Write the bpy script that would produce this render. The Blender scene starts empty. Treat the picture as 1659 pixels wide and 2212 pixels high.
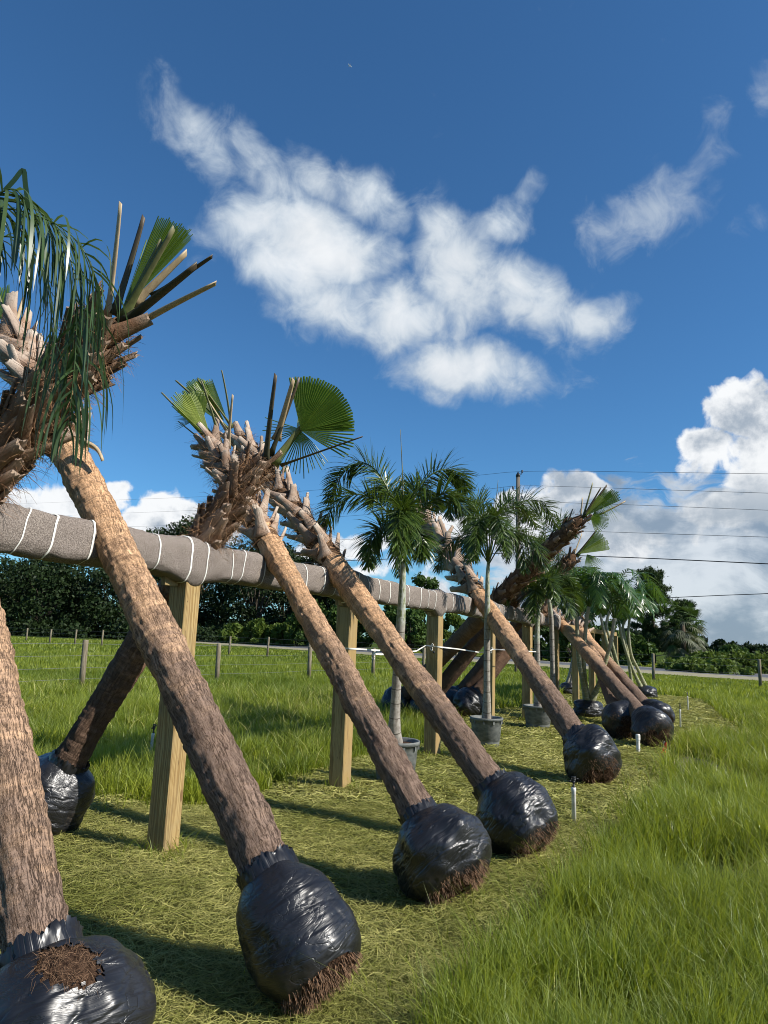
import bpy, math, random
import numpy as np
from mathutils import Vector
sc = bpy.context.scene
rnd = random.Random(7)
R_ = math.radians
# ------------------------------------------------------------------ camera
VW, VH, FV, EYE = 1659., 2212., 1500., 1.6
PITCH, ROLL = R_(10.24), R_(2.15)
cp, sp, cr, sr = math.cos(PITCH), math.sin(PITCH), math.cos(ROLL), math.sin(ROLL)
CF = np.array([0, cp, sp]); _U = np.array([0, -sp, cp]); _R = np.array([1., 0, 0])
CR = _R*cr + _U*sr; CU = _U*cr - _R*sr
EYEP = np.array([0, 0, EYE])
cam = bpy.data.cameras.new('camera'); camo = bpy.data.objects.new('camera', cam)
sc.collection.objects.link(camo); sc.camera = camo
from mathutils import Matrix
M = Matrix(((CR[0], CU[0], -CF[0], 0), (CR[1], CU[1], -CF[1], 0), (CR[2], CU[2], -CF[2], EYE), (0, 0, 0, 1)))
camo.matrix_world = M
cam.sensor_fit = 'VERTICAL'; cam.sensor_height = 36; cam.lens = FV/VH*36
cam.clip_start = .05; cam.clip_end = 20000
sc.render.resolution_x = 768; sc.render.resolution_y = 1024
sc.cycles.filter_width = 1.0
def ray(u, v):
    d = CF + CR*(u-VW/2)/FV + CU*(VH/2-v)/FV
    return d/np.linalg.norm(d)
def G(u, v, z=0.):
    d = ray(u, v); return EYEP + d*((z-EYE)/d[2])
def PD(u, v, dep):
    return EYEP + (CF + CR*(u-VW/2)/FV + CU*(VH/2-v)/FV)*dep
def depth(p): return float((np.array(p)-EYEP) @ CF)
def proj(p):
    d = np.array(p)-EYEP; z = d @ CF
    return VW/2+FV*(d @ CR)/z, VH/2-FV*(d @ CU)/z
# ------------------------------------------------------------------ sun, sky, exposure
SUN_EL = R_(38); SUN_H = np.array([.925, -.38]); SUN_H /= np.linalg.norm(SUN_H)
SUNV = Vector((SUN_H[0]*math.cos(SUN_EL), SUN_H[1]*math.cos(SUN_EL), math.sin(SUN_EL)))
sl = bpy.data.lights.new('sun', 'SUN'); sl.energy = 5.0; sl.angle = R_(.5); sl.color = (1, .95, .87)
so = bpy.data.objects.new('sun', sl); sc.collection.objects.link(so)
so.rotation_euler = SUNV.to_track_quat('Z', 'Y').to_euler()
sc.view_settings.view_transform = 'Standard'; sc.view_settings.look = 'None'
sc.view_settings.exposure = 0.45; sc.view_settings.gamma = 1
w = bpy.data.worlds.new('World'); sc.world = w; w.use_nodes = True
SKY_STR = .074
def build_world():
    nt = w.node_tree; nt.nodes.clear(); N = nt.nodes; L = nt.links
    def node(t, **k):
        n = N.new(t)
        for a, b in k.items(): setattr(n, a, b)
        return n
    def math_(op, a, b=None, c=None, clamp=False):
        n = node('ShaderNodeMath', operation=op); n.use_clamp = clamp
        for i, x in enumerate((a, b, c)):
            if x is None: continue
            if isinstance(x, (int, float)): n.inputs[i].default_value = x
            else: L.new(x, n.inputs[i])
        return n.outputs[0]
    def smooth(x, lo, hi):
        n = node('ShaderNodeMapRange', interpolation_type='SMOOTHSTEP'); L.new(x, n.inputs[0])
        n.inputs[1].default_value = lo; n.inputs[2].default_value = hi
        return n.outputs[0]
    def mixc(f, a, b):
        n = node('ShaderNodeMix', data_type='RGBA')
        if isinstance(f, (int, float)): n.inputs[0].default_value = f
        else: L.new(f, n.inputs[0])
        for i, x in ((6, a), (7, b)):
            if isinstance(x, tuple): n.inputs[i].default_value = (*x, 1)
            else: L.new(x, n.inputs[i])
        return n.outputs[2]
    sky = node('ShaderNodeTexSky', sky_type='NISHITA'); sky.sun_disc = False
    sky.sun_elevation = SUN_EL; sky.sun_rotation = math.atan2(SUN_H[0], SUN_H[1])
    sky.air_density = 1.0; sky.dust_density = .25; sky.ozone_density = 3.0; sky.altitude = 0
    tc = node('ShaderNodeTexCoord')
    sep = node('ShaderNodeSeparateXYZ'); L.new(tc.outputs['Generated'], sep.inputs[0])
    az = math_('ARCTAN2', sep.outputs[0], sep.outputs[1]); el = math_('ARCSINE', sep.outputs[2])
    # azimuth / elevation in degrees, domain-warped a little by noise
    def noise(scale, detail, rough=.55, dist=0., vec=None, off=0.):
        mp = node('ShaderNodeMapping'); L.new(vec or tc.outputs['Generated'], mp.inputs[0]); mp.inputs[1].default_value = (off, off*1.7, -off)
        n = node('ShaderNodeTexNoise'); L.new(mp.outputs[0], n.inputs['Vector'])
        n.inputs['Scale'].default_value = scale; n.inputs['Detail'].default_value = detail
        n.inputs['Roughness'].default_value = rough; n.inputs['Distortion'].default_value = dist
        return n.outputs[0]
    n1 = noise(9, 3, .5, off=3.1); n2 = noise(9, 3, .5, off=11.7)
    azd = math_('ADD', math_('MULTIPLY', az, 57.2958), math_('MULTIPLY_ADD', n1, 5.0, -2.5))
    eld = math_('ADD', math_('MULTIPLY', el, 57.2958), math_('MULTIPLY_ADD', n2, 5.0, -2.5))
    cmb = node('ShaderNodeCombineXYZ'); L.new(azd, cmb.inputs[0]); L.new(eld, cmb.inputs[1])
    def ae(u, v):
        d = ray(u, v); return math.degrees(math.atan2(d[0], d[1])), math.degrees(math.asin(d[2]))
    def blobs(lst):
        out = None
        for (u, v, ru, rv, rot, amp) in lst:
            a, e = ae(u, v); k = 57.3/FV
            sx = .93*ru*k/max(.3, math.cos(R_(e))); sy = .93*rv*k
            mp = node('ShaderNodeMapping', vector_type='TEXTURE'); L.new(cmb.outputs[0], mp.inputs[0])
            mp.inputs[1].default_value = (a, e, 0); mp.inputs[2].default_value = (0, 0, R_(-rot)); mp.inputs[3].default_value = (sx, sy, 1)
            ln = node('ShaderNodeVectorMath', operation='DOT_PRODUCT'); L.new(mp.outputs[0], ln.inputs[0]); L.new(mp.outputs[0], ln.inputs[1])
            m = math_('MULTIPLY_ADD', math_('EXPONENT', math_('MULTIPLY', ln.outputs['Value'], -.8)), amp*1.42, -.66)
            out = m if out is None else math_('SMOOTH_MAX', out, m, .10)
        return out
    main = blobs([(700, 530, 150, 90, 10, 1.15), (1075, 490, 70, 60, 0, .9), (545, 480, 120, 100, 0, 1.0), (620, 560, 150, 130, 35, 1.05), (720, 660, 150, 110, 20, 1.05), (800, 440, 110, 70, 15, .85),
                  (850, 690, 150, 90, 0, 1.0), (1010, 590, 140, 120, 30, 1.0), (1150, 640, 150, 95, 25, 1.05), (1250, 695, 95, 60, 15, .9),
                  (960, 500, 90, 70, 60, .85), (1110, 430, 70, 40, -30, .65), (1010, 800, 160, 80, 8, .95), (1110, 810, 100, 60, 0, .75), (975, 870, 80, 45, -15, .55),
                  (590, 390, 170, 65, 25, .80), (450, 330, 140, 65, 32, .70), (395, 275, 70, 45, 50, .50), (690, 400, 100, 55, 20, .8)])
    wisp = blobs([(1420, 440, 150, 85, -32, .68), (1500, 350, 100, 60, -55, .55), (1370, 490, 130, 50, 0, .58), (1510, 235, 70, 45, 0, .22), (1650, 180, 45, 90, 0, .36),
                  (1590, 480, 70, 40, 0, .2), (90, 190, 90, 45, 0, .16), (470, 690, 130, 80, 0, .12)])
    cum = blobs([(1590, 890, 85, 45, 0, .9), (1665, 910, 80, 80, 0, .9), (1540, 950, 75, 50, 0, .85), (1600, 960, 90, 60, 0, .85), (1645, 1000, 130, 70, 0, .9), (1600, 1090, 110, 60, 0, .75), (1540, 1170, 200, 50, 0, .5),
                 (1230, 1070, 110, 38, 0, .85), (1110, 1080, 110, 45, 0, .9), (1060, 1130, 160, 60, 0, .9), (1320, 1170, 160, 70, 0, .8), (1180, 1050, 60, 30, 0, .6),
                 (390, 1095, 85, 45, 0, 1.0), (330, 1130, 90, 45, 0, .95), (450, 1130, 80, 50, 0, .8), (190, 1095, 95, 50, 0, .95), (90, 1120, 110, 55, 0, .95), (250, 1065, 40, 30, 0, .7),
                 (770, 1180, 110, 40, 0, .7), (830, 1230, 140, 45, 0, .7), (950, 1270, 100, 40, 0, .6), (700, 1240, 160, 60, 0, .7)])
    fb = noise(7, 12, .58, .25, off=5.0)
    fine = noise(22, 8, .6, .6, off=1.3)
    # soft torn cloud overhead
    dm = math_('ADD', main, math_('MULTIPLY_ADD', fb, 1.5, -.75)); dm = math_('ADD', dm, math_('MULTIPLY_ADD', fine, 1.05, -.52))
    a_main = math_('MULTIPLY', smooth(dm, -.16, .66), .98)
    dw = math_('ADD', wisp, math_('ADD', math_('MULTIPLY_ADD', fb, 1.5, -.75), math_('MULTIPLY_ADD', fine, 1.3, -.65)))
    a_wisp = math_('MULTIPLY', smooth(dw, -.30, .62), .8)
    # crisp low cumulus
    bil = noise(16, 10, .52, .1, off=8.2)
    dc = math_('ADD', cum, math_('MULTIPLY_ADD', bil, 1.8, -.86)); dc = math_('ADD', dc, math_('MULTIPLY_ADD', fine, .8, -.4))
    a_cum = smooth(dc, -.02, .26)
    # broken deck near the horizon, noise stretched flat
    mp = node('ShaderNodeMapping'); L.new(cmb.outputs[0], mp.inputs[0]); mp.inputs[3].default_value = (.085, .30, 1)
    dk = node('ShaderNodeTexNoise'); L.new(mp.outputs[0], dk.inputs['Vector']); dk.inputs['Scale'].default_value = 1.6; dk.inputs['Detail'].default_value = 10; dk.inputs['Roughness'].default_value = .62
    eln = math_('MULTIPLY', el, 57.2958)
    rightness = smooth(azd, 2, 17)
    cover = math_('MULTIPLY', smooth(math_('MULTIPLY', eln, -1.), -17., -8.), rightness)
    dd = math_('ADD', dk.outputs[0], math_('MULTIPLY_ADD', cover, .55, -.75))
    a_deck = math_('MULTIPLY', smooth(dd, -.03, .16), .92)
    # brightness of the clouds
    lightn = smooth(math_('ADD', noise(11, 6, .55, .2, off=2.2), math_('MULTIPLY', fb, .35)), .45, .85)
    c_main = mixc(smooth(dm, .15, 1.25), (.46, .56, .67), (.90, .92, .94))
    c_main = mixc(math_('MULTIPLY', lightn, .26), c_main, (.56, .60, .64))
    tb = noise(14, 9, .6, .1, off=6.4)
    shade = smooth(math_('ADD', tb, math_('MULTIPLY_ADD', dc, .14, 0.)), .48, .74)
    c_cum = mixc(shade, (.92, .94, .96), (.36, .43, .52))
    gr = smooth(math_('ADD', noise(9, 7, .55, .2, off=14.), math_('MULTIPLY', dk.outputs[0], .5)), .60, .90)
    c_deck = mixc(gr, (.72, .77, .82), (.27, .345, .44))
    lowright = math_('MULTIPLY', smooth(math_('MULTIPLY', eln, -1.), -16., -9.), rightness)
    c_cum = mixc(math_('MULTIPLY', lowright, gr), c_cum, (.38, .45, .53))
    # shader
    def bg(col, s):
        b = node('ShaderNodeBackground')
        if isinstance(col, tuple): b.inputs[0].default_value = (*col, 1)
        else: L.new(col, b.inputs[0])
        b.inputs[1].default_value = s; return b.outputs[0]
    def mixs(f, a, b):
        m = node('ShaderNodeMixShader'); L.new(f, m.inputs[0]); L.new(a, m.inputs[1]); L.new(b, m.inputs[2]); return m.outputs[0]
    CS = .74
    tn = node('ShaderNodeMix', data_type='RGBA', blend_type='MULTIPLY'); tn.inputs[0].default_value = 1; L.new(sky.outputs[0], tn.inputs[6]); tn.inputs[7].default_value = (.55, 1.0, 1.30, 1)
    s = bg(tn.outputs[2], SKY_STR)
    s = mixs(a_wisp, s, bg((.55, .63, .72), CS))
    s = mixs(a_main, s, bg(c_main, CS*1.06))
    s = mixs(a_deck, s, bg(c_deck, CS))
    s = mixs(a_cum, s, bg(c_cum, CS*1.02))
    out = node('ShaderNodeOutputWorld'); L.new(s, out.inputs[0])
build_world()

# ------------------------------------------------------------------ helpers
def tag(o, label=None, cat=None, group=None, kind=None):
    if label: o['label'] = label
    if cat: o['category'] = cat
    if group: o['group'] = group
    if kind: o['kind'] = kind
    return o
def thing(name, label, cat, loc, group=None):
    o = bpy.data.objects.new(name, None); sc.collection.objects.link(o); o.location = tuple(loc); o.empty_display_size = .2
    return tag(o, label, cat, group)
def root_loc(o):
    l = Vector((0, 0, 0))
    while o is not None: l = l + o.location; o = o.parent
    return np.array(l)
class MB:
    """collects numpy quads/tris in world coordinates and links them as one mesh object"""
    def __init__(s): s.v = []; s.f = []; s.n = 0; s.at = {}
    def add(s, v, f, **at):
        v = np.asarray(v, float).reshape(-1, 3)
        for ff in f:
            ff = np.asarray(ff, int)
            if len(ff): s.f.append(ff + s.n)
        s.v.append(v); m = len(v)
        for k, a in at.items():
            s.at.setdefault(k, []).append((s.n, np.asarray(a, float)))
        s.n += m; return s
    def build(s, name, mat, parent=None, smooth=True, loc=None):
        v = np.concatenate(s.v); base = root_loc(parent) if parent is not None else (np.array(loc) if loc is not None else np.zeros(3))
        v = v - base
        me = bpy.data.meshes.new(name); me.vertices.add(len(v)); me.vertices.foreach_set('co', v.astype(np.float32).ravel())
        idx = np.concatenate([f.ravel() for f in s.f]); tot = np.concatenate([np.full(len(f), f.shape[1]) for f in s.f])
        st = np.concatenate([[0], np.cumsum(tot)[:-1]])
        me.loops.add(len(idx)); me.loops.foreach_set('vertex_index', idx.astype(np.int32))
        me.polygons.add(len(tot)); me.polygons.foreach_set('loop_start', st.astype(np.int32))
        try: me.polygons.foreach_set('loop_total', tot.astype(np.int32))
        except Exception: pass
        me.update(calc_edges=True)
        me.polygons.foreach_set('use_smooth', np.full(len(tot), bool(smooth)))
        for k, lst in s.at.items():
            dim = lst[0][1].ndim
            if dim == 1:
                arr = np.zeros(s.n, np.float32)
                for o, a in lst: arr[o:o+len(a)] = a
                me.attributes.new(k, 'FLOAT', 'POINT').data.foreach_set('value', arr)
            else:
                arr = np.zeros((s.n, 3), np.float32)
                for o, a in lst: arr[o:o+len(a)] = a
                me.attributes.new(k, 'FLOAT_VECTOR', 'POINT').data.foreach_set('vector', arr.ravel())
        me.materials.append(mat); me.update()
        o = bpy.data.objects.new(name, me); sc.collection.objects.link(o)
        if parent is not None: o.parent = parent
        else: o.location = tuple(base)
        return o
def grid_faces(n, m, wrap=False):
    i = np.arange(n-1)[:, None]; j = np.arange(m if wrap else m-1)[None, :]; k = (j+1) % m
    return np.stack([i*m+j, i*m+k, (i+1)*m+k, (i+1)*m+j], -1).reshape(-1, 4)
def nrmz(v): v = np.asarray(v, float); return v/np.maximum(1e-9, np.linalg.norm(v, axis=-1, keepdims=True))
def hash3(a, b, c, s):
    h = (a*374761393 + b*668265263 + c*2147483647 + s*974634777) & 0xffffffff
    h = ((h ^ (h >> 13))*1274126177) & 0xffffffff
    h = ((h ^ (h >> 16))*2246822519) & 0xffffffff
    return ((h ^ (h >> 15)) & 0xffffff)/float(0xffffff)
def vnoise(p, s=0):
    p = np.asarray(p, float); i = np.floor(p).astype(np.int64); f = p-i; f = f*f*(3-2*f); r = 0
    for dx in (0, 1):
        for dy in (0, 1):
            for dz in (0, 1):
                wgt = (f[..., 0] if dx else 1-f[..., 0])*(f[..., 1] if dy else 1-f[..., 1])*(f[..., 2] if dz else 1-f[..., 2])
                r = r + wgt*hash3(i[..., 0]+dx, i[..., 1]+dy, i[..., 2]+dz, s)
    return r
def fbm(p, o=4, s=0):
    a, t, r = .5, 0, 0
    for k in range(o): r = r + a*vnoise(np.asarray(p)*(2**k), s+k); t += a; a *= .5
    return r/t
def frames(P, ref=None):
    P = np.asarray(P, float); T = np.gradient(P, axis=0); T = nrmz(T)
    ref = np.array(ref if ref is not None else [0, 0, 1.])
    if abs(T[0] @ ref) > .95: ref = np.array([1., 0, 0])
    A = nrmz(np.cross(T, ref)); B = np.cross(A, T)
    return T, A, B
def spline(P, n):
    P = np.asarray(P, float); m = len(P)
    if m == 2: t = np.linspace(0, 1, n)[:, None]; return P[0]*(1-t)+P[1]*t
    Q = np.vstack([2*P[0]-P[1], P, 2*P[-1]-P[-2]]); u = np.linspace(0, m-1-1e-6, n); i = u.astype(int); f = (u-i)[:, None]
    p0, p1, p2, p3 = Q[i], Q[i+1], Q[i+2], Q[i+3]
    return .5*((2*p1)+(-p0+p2)*f+(2*p0-5*p1+4*p2-p3)*f*f+(-p0+3*p1-3*p2+p3)*f**3)
def tube(mb, P, r, seg=8, cap=True, ref=None, **at):
    P = np.asarray(P, float); n = len(P); r = np.broadcast_to(np.asarray(r, float), (n,))
    T, A, B = frames(P, ref); th = np.linspace(0, 2*np.pi, seg, endpoint=False)
    V = P[:, None] + r[:, None, None]*(np.cos(th)[None, :, None]*A[:, None]+np.sin(th)[None, :, None]*B[:, None])
    V = V.reshape(-1, 3); F = [grid_faces(n, seg, True)]
    if cap: F += [np.arange(seg)[None, ::-1], (np.arange(seg)+(n-1)*seg)[None, :]]
    mb.add(V, F, **at); return mb
def box(mb, c, ax, ay, az, b=0.):
    """box with centre c and half-axis vectors, optional small bevel by chamfering via 24 verts"""
    c = np.asarray(c, float); ax, ay, az = map(lambda q: np.asarray(q, float), (ax, ay, az))
    if b <= 0:
        V = [c+sx*ax+sy*ay+sz*az for sx in (-1, 1) for sy in (-1, 1) for sz in (-1, 1)]
        F = [(0, 1, 3, 2), (4, 6, 7, 5), (0, 4, 5, 1), (2, 3, 7, 6), (0, 2, 6, 4), (1, 5, 7, 3)]
        mb.add(V, [np.array(F)]); return mb
    # prism along az with chamfered corners
    la, lb = np.linalg.norm(ax), np.linalg.norm(ay); ux, uy = ax/la, ay/lb
    pts = []
    for sx, sy, o in ((1, 1, 0), (-1, 1, 1), (-1, -1, 0), (1, -1, 1)):
        p1 = ux*sx*la+uy*sy*(lb-b); p2 = ux*sx*(la-b)+uy*sy*lb
        pts += [p1, p2] if o == 0 else [p2, p1]
    pts = np.array(pts); V = np.concatenate([c-az+pts, c+az+pts])
    mb.add(V, [grid_faces(2, 8, True), np.arange(8)[None, ::-1], (np.arange(8)+8)[None, :]]); return mb
def lathe(mb, c, prof, seg=32, axis=(0, 0, 1), cap=True):
    ax = nrmz(axis); c = np.asarray(c, float); P = np.array([c+ax*h for r, h in prof]); r = np.array([q[0] for q in prof])
    ref = np.array([1., 0, 0]) if abs(ax[2]) > .9 else np.array([0, 0, 1.])
    A = nrmz(np.cross(ax, ref)); B = np.cross(A, ax); th = np.linspace(0, 2*np.pi, seg, endpoint=False)
    V = P[:, None]+r[:, None, None]*(np.cos(th)[None, :, None]*A+np.sin(th)[None, :, None]*B)
    n = len(P); F = [grid_faces(n, seg, True)]
    if cap: F += [np.arange(seg)[None, ::-1], (np.arange(seg)+(n-1)*seg)[None, :]]
    mb.add(V.reshape(-1, 3), F); return mb

# ------------------------------------------------------------------ materials
class NT:
    def __init__(s, name):
        s.m = bpy.data.materials.new(name); s.m.use_nodes = True; s.t = s.m.node_tree; s.t.nodes.clear()
    def n(s, t, **k):
        x = s.t.nodes.new(t)
        for a, b in k.items(): setattr(x, a, b)
        return x
    def l(s, a, b): s.t.links.new(a, b)
    def set(s, inp, v):
        if v is None: return
        if isinstance(v, (int, float)): inp.default_value = v
        elif isinstance(v, (tuple, list)): inp.default_value = (*v, 1) if len(v) == 3 and inp.type == 'RGBA' else v
        else: s.l(v, inp)
    def math(s, op, a, b=None, c=None, clamp=False):
        x = s.n('ShaderNodeMath', operation=op); x.use_clamp = clamp
        for i, q in enumerate((a, b, c)): s.set(x.inputs[i], q)
        return x.outputs[0]
    def mix(s, f, a, b, mode='MIX'):
        x = s.n('ShaderNodeMix', data_type='RGBA', blend_type=mode); s.set(x.inputs[0], f); s.set(x.inputs[6], a); s.set(x.inputs[7], b); return x.outputs[2]
    def noise(s, vec, scale=1., detail=4, rough=.55, dist=0., stretch=None, off=None):
        mp = s.n('ShaderNodeMapping'); s.l(vec, mp.inputs[0])
        if stretch: mp.inputs[3].default_value = stretch
        if off: mp.inputs[1].default_value = off
        x = s.n('ShaderNodeTexNoise'); s.l(mp.outputs[0], x.inputs['Vector']); x.inputs['Scale'].default_value = scale
        x.inputs['Detail'].default_value = detail; x.inputs['Roughness'].default_value = rough; x.inputs['Distortion'].default_value = dist
        return x.outputs[0]
    def ramp(s, f, lo, hi, sm=True):
        x = s.n('ShaderNodeMapRange', interpolation_type='SMOOTHSTEP' if sm else 'LINEAR'); s.set(x.inputs[0], f); x.inputs[1].default_value = lo; x.inputs[2].default_value = hi; return x.outputs[0]
    def attr(s, name, out='Fac'):
        x = s.n('ShaderNodeAttribute', attribute_name=name); return x.outputs[out]
    def obj(s): return s.n('ShaderNodeTexCoord').outputs['Object']
    def pos(s): return s.n('ShaderNodeNewGeometry').outputs['Position']
    def bump(s, h, st=.5, d=.01, nrm=None):
        x = s.n('ShaderNodeBump'); s.l(h, x.inputs['Height']); x.inputs['Strength'].default_value = st; x.inputs['Distance'].default_value = d
        if nrm is not None: s.l(nrm, x.inputs['Normal'])
        return x.outputs[0]
    def bsdf(s, col, rough=.7, spec=.3, nrm=None, **k):
        x = s.n('ShaderNodeBsdfPrincipled'); s.set(x.inputs['Base Color'], col); s.set(x.inputs['Roughness'], rough); s.set(x.inputs['Specular IOR Level'], spec)
        if nrm is not None: s.l(nrm, x.inputs['Normal'])
        for a, b in k.items(): s.set(x.inputs[a], b)
        return x.outputs[0]
    def out(s, sh):
        o = s.n('ShaderNodeOutputMaterial'); s.l(sh, o.inputs[0]); return s.m
def leaf_mat(name, c1, c2, transl=.35, rough=.45, spec=.4, scale=3., var='tint', c3=None):
    t = NT(name); f = t.attr(var)
    col = t.mix(f, c1, c2)
    if c3: col = t.mix(t.ramp(t.attr('tip'), .55, 1.), col, c3)
    nz = t.noise(t.pos(), scale, 3); col = t.mix(t.math('MULTIPLY', t.ramp(nz, .35, .7), .45), col, tuple(x*.62 for x in c1))
    b = t.bsdf(col, rough, spec)
    tr = t.n('ShaderNodeBsdfTranslucent'); t.l(t.mix(.45, col, (c2[0]*1.6, c2[1]*1.6, c2[2]*.8)), tr.inputs[0])
    m = t.n('ShaderNodeMixShader'); m.inputs[0].default_value = transl; t.l(b, m.inputs[1]); t.l(tr.outputs[0], m.inputs[2])
    return t.out(m.outputs[0])
MT = {}
def mats():
    # palm bark (attribute 'bk' = rest position on the trunk in metres, 'lt' = 0 at the base .. 1 at the top)
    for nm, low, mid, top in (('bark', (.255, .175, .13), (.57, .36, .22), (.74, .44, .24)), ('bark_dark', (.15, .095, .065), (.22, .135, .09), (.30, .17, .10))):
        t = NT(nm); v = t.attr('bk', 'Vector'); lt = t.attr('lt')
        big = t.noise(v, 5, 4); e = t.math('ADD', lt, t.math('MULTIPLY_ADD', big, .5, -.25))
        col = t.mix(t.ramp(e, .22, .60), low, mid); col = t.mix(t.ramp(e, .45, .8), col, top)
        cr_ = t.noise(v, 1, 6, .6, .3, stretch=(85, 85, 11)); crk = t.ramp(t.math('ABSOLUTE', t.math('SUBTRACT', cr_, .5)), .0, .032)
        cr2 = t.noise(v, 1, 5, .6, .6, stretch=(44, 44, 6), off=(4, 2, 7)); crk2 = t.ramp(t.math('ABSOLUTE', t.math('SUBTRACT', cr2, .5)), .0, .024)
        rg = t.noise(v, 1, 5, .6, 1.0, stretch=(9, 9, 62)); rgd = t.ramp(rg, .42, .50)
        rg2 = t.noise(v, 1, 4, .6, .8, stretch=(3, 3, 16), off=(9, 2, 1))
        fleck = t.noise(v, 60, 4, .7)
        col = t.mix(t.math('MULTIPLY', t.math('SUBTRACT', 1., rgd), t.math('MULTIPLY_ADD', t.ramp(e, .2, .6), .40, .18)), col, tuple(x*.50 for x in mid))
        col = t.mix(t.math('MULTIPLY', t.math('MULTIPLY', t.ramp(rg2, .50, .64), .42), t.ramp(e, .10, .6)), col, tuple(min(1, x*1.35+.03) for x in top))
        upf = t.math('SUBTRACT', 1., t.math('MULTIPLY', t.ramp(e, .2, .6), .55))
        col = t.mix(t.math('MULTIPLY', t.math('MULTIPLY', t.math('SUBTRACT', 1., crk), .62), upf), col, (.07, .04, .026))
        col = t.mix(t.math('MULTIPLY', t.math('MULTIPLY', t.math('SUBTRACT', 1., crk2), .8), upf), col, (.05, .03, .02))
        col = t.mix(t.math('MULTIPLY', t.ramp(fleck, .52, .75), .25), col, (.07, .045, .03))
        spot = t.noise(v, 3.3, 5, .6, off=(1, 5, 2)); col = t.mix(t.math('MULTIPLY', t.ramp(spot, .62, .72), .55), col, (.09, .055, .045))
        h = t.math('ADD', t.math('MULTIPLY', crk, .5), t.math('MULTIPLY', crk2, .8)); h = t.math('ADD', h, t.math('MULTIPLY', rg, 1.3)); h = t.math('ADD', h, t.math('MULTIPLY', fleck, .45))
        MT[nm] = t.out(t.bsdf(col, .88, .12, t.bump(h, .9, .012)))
    # leaf bases (boots)
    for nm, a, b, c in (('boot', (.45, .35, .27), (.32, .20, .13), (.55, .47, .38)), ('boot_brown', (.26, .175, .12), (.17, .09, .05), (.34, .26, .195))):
        t = NT(nm); v = t.attr('bk', 'Vector'); lt = t.attr('lt')
        f = t.noise(v, 1, 5, .6, .2, stretch=(70, 70, 5)); g = t.noise(v, 7, 3)
        col = t.mix(t.ramp(g, .35, .7), a, b); col = t.mix(t.math('MULTIPLY', t.ramp(f, .5, .7), .6), col, tuple(x*.5 for x in b))
        col = t.mix(t.math('MULTIPLY', t.ramp(lt, .62, 1.), .75), col, c)
        tn = t.attr('tone'); col = t.mix(t.math('MULTIPLY', t.ramp(tn, .45, 1.), .6), col, tuple(x*.45 for x in b)); spk = t.noise(v, 45, 5, .75); col = t.mix(t.math('MULTIPLY', t.ramp(spk, .55, .72), .5), col, (.07, .045, .03))
        MT[nm] = t.out(t.bsdf(col, .8, .15, t.bump(t.math('ADD', f, spk), .8, .008)))
    t = NT('boot_cut'); g = t.noise(t.obj(), 90, 3); MT['cut'] = t.out(t.bsdf(t.mix(g, (.42, .28, .16), (.72, .58, .40)), .8, .1))
    t = NT('fiber'); g = t.noise(t.obj(), 25, 3); MT['fiber'] = t.out(t.bsdf(t.mix(t.ramp(g, .3, .7), (.10, .05, .025), (.32, .19, .10)), .9, .1))
    t = NT('core'); g = t.noise(t.obj(), 14, 5, .7); MT['core'] = t.out(t.bsdf(t.mix(t.ramp(g, .3, .7), (.05, .028, .016), (.17, .10, .058)), .95, .05, t.bump(g, .8, .02)))
    # stretch plastic
    t = NT('black_plastic'); v = t.attr('bk', 'Vector')
    st = t.noise(v, 1, 5, .6, .3, stretch=(2.2, 30, 2.2)); wr = t.noise(v, 5, 3, .5, .5); fine = t.noise(v, 1, 3, .6, .2, stretch=(5, 120, 5)); tiny = t.noise(v, 90, 2)
    h = t.math('ADD', t.math('MULTIPLY', st, .75), t.math('MULTIPLY', wr, .5)); h = t.math('ADD', h, t.math('MULTIPLY', fine, .16)); cz = t.noise(v, 1, 4, .55, .9, stretch=(6, 15, 6), off=(3, 3, 3)); h = t.math('ADD', h, t.math('MULTIPLY', t.ramp(t.math('ABSOLUTE', t.math('SUBTRACT', cz, .5)), 0., .05), .22)); h = t.math('ADD', h, t.math('MULTIPLY', t.ramp(tiny, .66, .74), .05))
    col = t.mix(t.ramp(wr, .3, .75), (.008, .008, .009), (.018, .018, .020))
    dust = t.noise(v, 4, 6, .7, off=(3, 1, 8)); low = t.attr('lt')
    dm = t.math('MULTIPLY', t.ramp(dust, .52, .66), low); col = t.mix(dm, col, (.085, .062, .040))
    MT['plastic'] = t.out(t.bsdf(col, t.math('ADD', t.math('MULTIPLY_ADD', fine, .30, .20), t.math('MULTIPLY', dm, .5), clamp=True), .6, t.bump(h, .5, .011)))
    t = NT('root_soil'); v = t.obj(); g = t.noise(v, 40, 5, .7); MT['soil'] = t.out(t.bsdf(t.mix(t.ramp(g, .3, .7), (.018, .010, .007), (.10, .058, .036)), .95, .05, t.bump(g, 1., .02)))
    t = NT('root'); g = t.noise(t.obj(), 60, 3); MT['root'] = t.out(t.bsdf(t.mix(g, (.08, .045, .026), (.27, .165, .10)), .85, .1))
    # lumber
    t = NT('treated_pine'); v = t.obj(); x = t.n('ShaderNodeMapping'); t.l(v, x.inputs[0]); x.inputs[3].default_value = (1, 1, .045)
    g1 = t.noise(x.outputs[0], 22, 3, .5, 1.4); wv = t.n('ShaderNodeTexWave', wave_type='RINGS', rings_direction='Z'); t.l(x.outputs[0], wv.inputs['Vector']); wv.inputs['Scale'].default_value = 42; wv.inputs['Distortion'].default_value = 5; wv.inputs['Detail'].default_value = 3; wv.inputs['Detail Scale'].default_value = 1.6
    g2 = t.noise(v, 1, 4, .6, stretch=(140, 140, 3)); big = t.noise(v, 3, 4, .6)
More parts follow.
